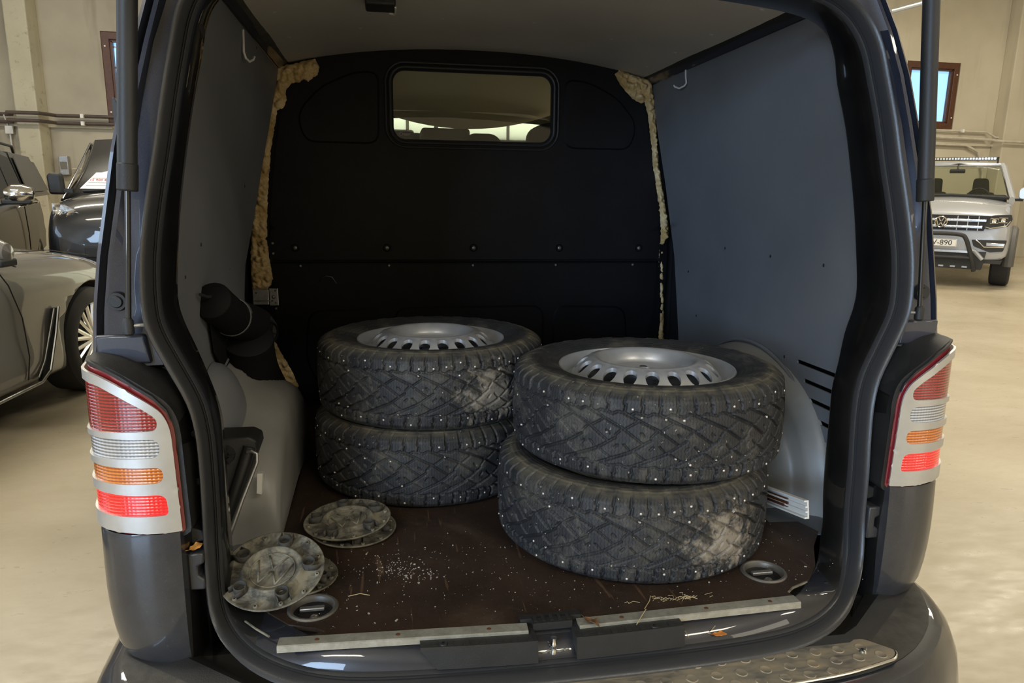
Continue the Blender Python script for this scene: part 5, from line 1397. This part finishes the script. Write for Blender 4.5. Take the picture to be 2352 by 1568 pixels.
# ---- dark pickup with a canopy behind
dirp = Vector((-.31, 1.0, 0)).normalized()
ang = math.atan2(-dirp.x, dirp.y) + PI     # nose (+y local) points towards us
t = thing('dark_pickup', 'dark grey double cab pickup with a rear canopy and chrome mirror at far left', 'pickup', Matrix.Translation((-5.02, 6.62, 0)) @ Matrix.Rotation(ang, 4, 'Z'))
# local +y nose, -x is the flank we see
def sec_p(w_, zs, zc): return [(w_ - .05, .42), (w_, .50), (w_ + .01, .75), (w_, .98), (w_ - .02, zs - .04), (w_ - .08, zs), (w_ * .5, zc), (0, zc + .01)]
v, f = halfbody([(-4.7, sec_p(.90, 1.22, 1.24)), (-2.0, sec_p(.93, 1.24, 1.26)), (.3, sec_p(.93, 1.24, 1.26)), (.7, sec_p(.92, 1.20, 1.26)), (1.15, sec_p(.90, 1.10, 1.20)), (1.4, sec_p(.82, .98, 1.05))])
ob('car_body', v, f, 'car_charcoal', t, subd=1, edge=0)
v, f = halfbody([(-1.75, [(.88, 1.22), (.74, 1.76), (0, 1.84)]), (-.6, [(.90, 1.22), (.76, 1.80), (0, 1.88)]), (.05, [(.90, 1.22), (.75, 1.74), (0, 1.82)]), (.75, [(.90, 1.20), (.84, 1.26), (0, 1.33)])])
ob('car_roof', v, f, 'car_charcoal', t, edge=.5)
v, f = halfbody([(-4.6, [(.88, 1.23), (.82, 1.32), (0, 1.40)]), (-4.0, [(.88, 1.23), (.72, 1.78), (0, 1.84)]), (-1.85, [(.88, 1.23), (.74, 1.78), (0, 1.86)])])
ob('canopy', v, f, 'car_charcoal', t, subd=0, edge=.3)
def side_glass(pts, nm, mat='tinted_glass'):
    v = [(-(p[2] if len(p) > 2 else .905 - (p[1] - 1.24) * .27), p[0], p[1]) for p in pts]
    return ob(nm, v, [tuple(range(len(v)))], mat, t, solid=.012, offset=0, smooth=False)
side_glass([(-1.55, 1.27), (-1.50, 1.70), (-.62, 1.74), (-.60, 1.27)], 'door_window', 'dark_trim'); side_glass([(-.52, 1.27), (-.54, 1.74), (.05, 1.70), (.62, 1.27)], 'door_window', 'dark_trim')
side_glass([(-4.30, 1.30), (-3.90, 1.70), (-2.0, 1.73), (-1.95, 1.30)], 'canopy_window', 'grey_flare')
for y in (-1.0,):
    MB().tube([(-.955, y, .50), (-.96, y, .85), (-.945, y, 1.20)], .006, 6).build('door_gap', 'hidden_steel', t)
for y in (-.80, -1.80):
    MB().tube([(-.945, y - .10, 1.18), (-.985, y - .08, 1.185), (-.985, y + .08, 1.185), (-.945, y + .10, 1.18)], .020, 8).build('door_handle', 'chrome', t)
MB().tube([(-.60, -1.9, 1.82), (-.61, -2.0, 1.90), (-.61, -3.3, 1.90), (-.60, -3.5, 1.82)], .018, 8).build('roof_rail', 'black_plastic', t)
mr = MB().lathe([(0, -.13), (.06, -.12), (.09, -.04), (.09, .05), (.05, .11), (0, .12)], 18, (0, 0, 0), Matrix.Rotation(PI / 2, 4, 'Y')).build('wing_mirror', 'chrome', t); mr.location = (-1.10, .60, 1.32)
MB().box((.02, 0, -.075), (.24, .12, .05)).build('mirror_base', 'black_plastic', mr, bevel=.015)
for sx in (-1, 1):
    wheel_at(t, sx * .80, .92, .38, .25, sx, 6, 'satin_chrome'); wheel_at(t, sx * .80, -2.2, .38, .25, sx, 6)
MB().tube([(-.945, .92 + .50 * math.cos(a), .38 + .50 * math.sin(a)) for a in np.linspace(.1, PI - .1, 14)], .03, 8).build('wheel_flare', 'black_plastic', t)

# ---- silver pickup on the right, nose towards us
NX, NY = -math.sin(R(45)), -math.cos(R(45))
ang = math.atan2(-NX, NY)
t = thing('silver_pickup', 'silver pickup with black bull bar and roof light bar facing us at the right edge', 'pickup', Matrix.Translation((8.33, 8.86, 0)) @ Matrix.Rotation(ang, 4, 'Z'))
# local: +y nose, -x to the right in the picture
def sec_a(w_, zb, zs, zc): return [(w_ - .06, zb), (w_, zb + .08), (w_ + .005, .70), (w_, .92), (w_ - .03, zs - .05), (w_ - .12, zs), (w_ * .5, zc), (0, zc + .015)]
v, f = halfbody([(-5.1, sec_a(.90, .5, 1.22, 1.24)), (-3.0, sec_a(.95, .45, 1.24, 1.26)), (-1.35, sec_a(.95, .42, 1.36, 1.42)), (-.9, sec_a(.95, .42, 1.32, 1.39)), (-.45, sec_a(.94, .42, 1.24, 1.33)), (-.15, sec_a(.93, .42, 1.17, 1.22)), (-.03, sec_a(.91, .42, 1.12, 1.15)), (0, sec_a(.88, .44, 1.08, 1.11))])
body = ob('car_body', v, f, 'car_silver', t, subd=1, edge=0)
cut(body, [arch_cut(-1.2, -.55, -.85, .40, .45), arch_cut(1.2, .55, -.85, .40, .45)])
v, f = halfbody([(-3.2, [(.86, 1.24), (.70, 1.80), (0, 1.86)]), (-2.6, [(.88, 1.24), (.72, 1.85), (0, 1.91)]), (-2.05, [(.88, 1.24), (.72, 1.82), (0, 1.88)]), (-1.6, [(.89, 1.24), (.80, 1.52), (0, 1.60)]), (-1.10, [(.90, 1.24), (.86, 1.26), (0, 1.31)])])
# pillars and roof as frame around real glass: roof shell, pillars, glass, seats
v, f = halfbody([(-3.2, [(.70, 1.80), (.66, 1.84), (0, 1.87)]), (-2.6, [(.73, 1.83), (.68, 1.885), (0, 1.915)]), (-2.02, [(.74, 1.80), (.68, 1.845), (0, 1.875)])])
ob('car_roof', v, f, 'car_silver', t, edge=0)
for s in (-1, 1):
    MB().tube([(s * .875, -1.10, 1.25), (s * .80, -1.62, 1.56), (s * .715, -2.06, 1.83)], [.045, .042, .04], 8).build('windscreen_post', 'car_silver', t)
    for y in (-2.55, -3.2): MB().tube([(s * .88, y, 1.24), (s * .72, y, 1.83)], .05, 8).build('door_post', 'car_silver', t)
    for y0, y1, y2, y3 in ((-1.25, -2.5, -2.5, -2.08),):
        ob('side_window', [(s * .87, y0, 1.26), (s * .87, y1, 1.26), (s * .72, y2, 1.80), (s * .72, y3, 1.80)], [(0, 1, 2, 3)], 'clear_glass', t, smooth=False)
ob('rear_window', [(.85, -3.2, 1.26), (-.85, -3.2, 1.26), (-.70, -3.2, 1.80), (.70, -3.2, 1.80)], [(0, 1, 2, 3)], 'clear_glass', t, smooth=False)
v, f = grid([[(s * (.85 - .14 * tt), -1.09 - .96 * tt - .04 * s * s, 1.295 + .545 * tt - .03 * s * s) for s in np.linspace(-1, 1, 9)] for tt in (0, .5, 1)])
ob('windscreen', v, f, 'clear_glass', t)
e = [(-.85, -1.12, 1.27), (-.71, -2.08, 1.81)]
MB().tube([(-.84, -1.12, 1.275), (-.70, -2.09, 1.82)], .022, 6).build('windscreen_edge', 'black_plastic', t)
MB().tube([(-.84, -1.11, 1.275), (0, -1.07, 1.31), (.84, -1.11, 1.275)], .022, 6).build('windscreen_edge', 'black_plastic', t)
MB().tube([(-.70, -2.07, 1.825), (0, -2.03, 1.845), (.70, -2.07, 1.825)], .018, 6).build('windscreen_edge', 'black_plastic', t)
MB().box((0, -1.45, 1.26), (1.6, .5, .12)).build('dashboard', 'dark_trim', t, bevel=.04)
for x in (-.38, .38):
    MB().prism(rounded([(x - .14, 1.30), (x + .14, 1.30), (x + .12, 1.60), (x - .12, 1.60)], .06), 1, -2.35, -2.22).build('head_restraint', 'dark_trim', t, bevel=.02)
    MB().prism(rounded([(x - .26, .8), (x + .26, .8), (x + .22, 1.36), (x - .22, 1.36)], .08), 1, -2.42, -2.2).build('seat_back', 'dark_trim', t, bevel=.02)
MB().tube([(-.38 + .17 * math.cos(a), -1.75 - .06 * math.sin(a), 1.26 + .16 * math.sin(a)) for a in np.linspace(0, 2 * PI, 20, endpoint=False)], .014, 6, closed=True).build('steering_wheel', 'dark_trim', t)
MB().prism(rounded([(-.13, 1.68), (.13, 1.68), (.13, 1.75), (-.13, 1.75)], .02), 1, -1.86, -1.83).build('inside_mirror', 'dark_trim', t)
MB().cyl((0, -1.85, 1.74), (0, -1.9, 1.82), .015, 8).build('mirror_stalk', 'dark_trim', t)
g = MB().prism([(-.58, .90), (.58, .90), (.66, 1.13), (-.66, 1.13)], 1, -.06, .018).build('grille', 'hidden_steel', t, smooth=False)
m = MB()
for z, hw in ((1.055, .60), (.955, .56)):
    m.box((0, .025, z), (hw * 2, .02, .038)); m.box((0, .032, z), (hw * 1.96, .02, .010))
m.build('grille_bar', 'satin_chrome', g, smooth=False, bevel=.003)
m = MB()
for x in (-.50, -.36, -.22, .22, .36, .50): m.box((x, .02, 1.01), (.012, .012, .22))
m.build('grille_rib', 'zinc', g, smooth=False)
# round badge
by = .045; bz = 1.02
m = MB().tube([(.082 * math.cos(a), by, bz + .082 * math.sin(a)) for a in np.linspace(0, 2 * PI, 40, endpoint=False)], .011, 8, closed=True)
def bar(x0, z0, x1, z1): m.tube([(x0, by + .004, bz + z0), (x1, by + .004, bz + z1)], .0085, 6)
for s in (-1, 1):
    bar(s * .036, .068, s * .006, .010); bar(s * .066, .042, s * .030, -.062); bar(s * .030, -.062, s * .004, -.012)
m.build('badge', 'chrome', g)
MB().cyl((0, by - .02, bz), (0, by - .002, bz), .078, 32).build('badge_disc', 'hidden_steel', g)
for s in (-1, 1):
    poly = rounded([(s * .66, 1.14), (s * .91, 1.155), (s * .93, 1.08), (s * .88, .975), (s * .62, .925), (s * .575, .96)], .02)
    def fy(x): return .022 - max(0, abs(x) - .6) * .22
    q = [(p[0], fy(p[0]) + .012, p[1]) for p in poly]; k = len(q)
    h = ob('headlamp', q + [(p[0], p[1] - .05, p[2]) for p in q], [tuple(range(k)), tuple(range(k, 2 * k))[::-1]] + [(i, (i + 1) % k, k + (i + 1) % k, k + i) for i in range(k)], 'dark_trim', t, edge=.5)
    for x, z, w_ in ((s * .70, 1.055, .10), (s * .815, 1.07, .11)):
        MB().tube([(x - w_ / 2, fy(x) + .02, z - .035), (x - w_ / 2, fy(x) + .02, z + .035), (x + w_ / 2, fy(x) + .02, z + .035), (x + w_ / 2, fy(x) + .02, z - .035)], .008, 6, closed=True).build('lamp_frame', 'lamp_reflector', h)
        MB().lathe([(0, .0), (.02, .003), (.032, .012)], 16, (0, 0, 0), Matrix.Rotation(-PI / 2, 4, 'X')).build('lamp_bowl', 'lamp_reflector', h).location = (x, fy(x) + .016, z)
    MB().tube([(s * .60, fy(.6) + .02, .962), (s * .66, fy(.66) + .02, .945), (s * .86, fy(.86) + .02, .985), (s * .905, fy(.905) + .02, 1.06)], .008, 6).build('lamp_strip', 'lamp_reflector', h)
    fg = MB().prism(rounded([(s * .44, .76), (s * .90, .77), (s * .87, .60), (s * .70, .575), (s * .48, .66)], .02), 1, -.25, .012).build('bumper_duct', 'dark_trim', t, smooth=False)
    MB().box((s * .76, .012, .70), (.24, .02, .05)).build('fog_lamp', 'lamp_reflector', fg, bevel=.01)
    MB().tube([(s * .50, .022, .76), (s * .62, .022, .655), (s * .87, .012, .665)], .010, 6).build('duct_trim', 'satin_chrome', fg)
    MB().tube([(s * .40, .02, .60), (s * .50, .03, .59), (s * .62, .02, .46)], [.03, .035, .03], 8).build('skid_arm', 'car_silver', t)
    MB().tube([(s * .955, -.85 + .50 * math.cos(a), .42 + .47 * math.sin(a)) for a in np.linspace(-.15, PI + .1, 18)], [.080] * 18, 10).build('wheel_flare', 'grey_flare', t)
    wheel_at(t, s * .86, -.85, .385, .27, s, 6, 'zinc'); wheel_at(t, s * .86, -3.95, .385, .27, s, 6, 'zinc')
    mr = MB().prism(rounded([(-.11, -.10), (.11, -.07), (.12, .06), (.07, .12), (-.08, .11)], .04), 1, -.06, .06).build('wing_mirror', 'car_silver', t, bevel=.03); mr.location = (s * 1.06, -1.42, 1.46)
    MB().box((-s * .13, 0, -.09), (.18, .05, .045)).build('mirror_arm', 'black_plastic', mr)
m = MB().prism([(-.62, .30), (.62, .30), (.66, .58), (-.66, .58)], 1, -.3, .02); m.prism([(-.86, .40), (.86, .40), (.88, .46), (-.88, .46)], 1, -.3, -.02)
m.build('lower_bumper', 'dark_trim', t, smooth=False)
MB().box((0, .03, .57), (.86, .03, .035)).build('bumper_strip', 'satin_chrome', t)
m = MB()
for x in (-.40, -.24, -.08, .08, .24, .40): m.box((x, .03, .335), (.07, .03, .025))
m.build('skid_slot', 'zinc', t, smooth=False)
MB().tube(smooth_curve([(-.53, .06, .28), (-.50, .10, .42), (-.42, .13, .66), (-.38, .14, .76), (-.30, .14, .835), (0, .14, .845), (.30, .14, .835), (.38, .14, .76), (.42, .13, .66), (.50, .10, .42), (.53, .06, .28)], 4), .032, 12).build('bull_bar', 'rubber', t, label='black tubular bull bar')
MB().tube([(-.46, .10, .48), (.46, .10, .48)], .028, 12).build('bull_bar_tube', 'rubber', t)
pl = MB().box((0, .155, .705), (.52, .006, .120)).build('number_plate', 'plate_white', t, smooth=False, bevel=.002)
MX = Matrix.Translation((0, .160, .703)) @ Matrix(((-1, 0, 0, 0), (0, 0, 1, 0), (0, 1, 0, 0), (0, 0, 0, 1)))
put_text('plate_text', 'FRV-890', .114, MX, 'ink_black', pl, .001)
MB().tube([(-.252, .159, .652), (.252, .159, .652), (.252, .159, .758), (-.252, .159, .758)], .002, 4, closed=True).build('plate_border', 'ink_black', pl)
lb = MB().box((0, -2.10, 1.935), (1.24, .08, .055)).build('roof_light_bar', 'black_plastic', t, bevel=.012, label='black roof light bar')
m = MB()
for k in range(24): m.box((-.58 + k * .0505, -2.055, 1.935), (.036, .01, .034))
m.build('light_bar_cell', 'lamp_reflector', lb, smooth=False)
for s in (-1, 1): MB().box((s * .63, -2.10, 1.91), (.03, .07, .11)).build('light_bar_bracket', 'black_plastic', lb, smooth=False)

# the cabin stands higher than the bonnet line used above
for o in list(t.children_recursive):
    if o.name.split('.')[0] in ('car_roof','windscreen_post','door_post','side_window','rear_window','windscreen','windscreen_edge','dashboard','head_restraint','seat_back','steering_wheel','inside_mirror','mirror_stalk','roof_light_bar','light_bar_cell','light_bar_bracket'):
        for vtx in o.data.vertices:
            vtx.co.x *= 1 - .10 * min(1, max(0, (vtx.co.z - 1.2) / .6)); vtx.co.z += .13 * min(1, max(0, (vtx.co.z - 1.15) / .12))
# ---- black ribbed panels standing between the black van and ours
t = thing('ribbed_panel_stack', 'black ribbed panels standing upright behind the open van at its left', 'panel', Matrix.Translation((-1.91, 3.45, 0)))
for k in range(6):
    x = k * .045; h_ = 1.93 - k * .008
    q = [(x - .018, 0), (x + .018, 0), (x + .018, h_ - .03), (x + .006, h_), (x - .012, h_)]
    MB().prism([(p[0], p[1]) for p in q], 1, -.02 * k, .6).build('ribbed_panel', 'rubber', t, bevel=.006)
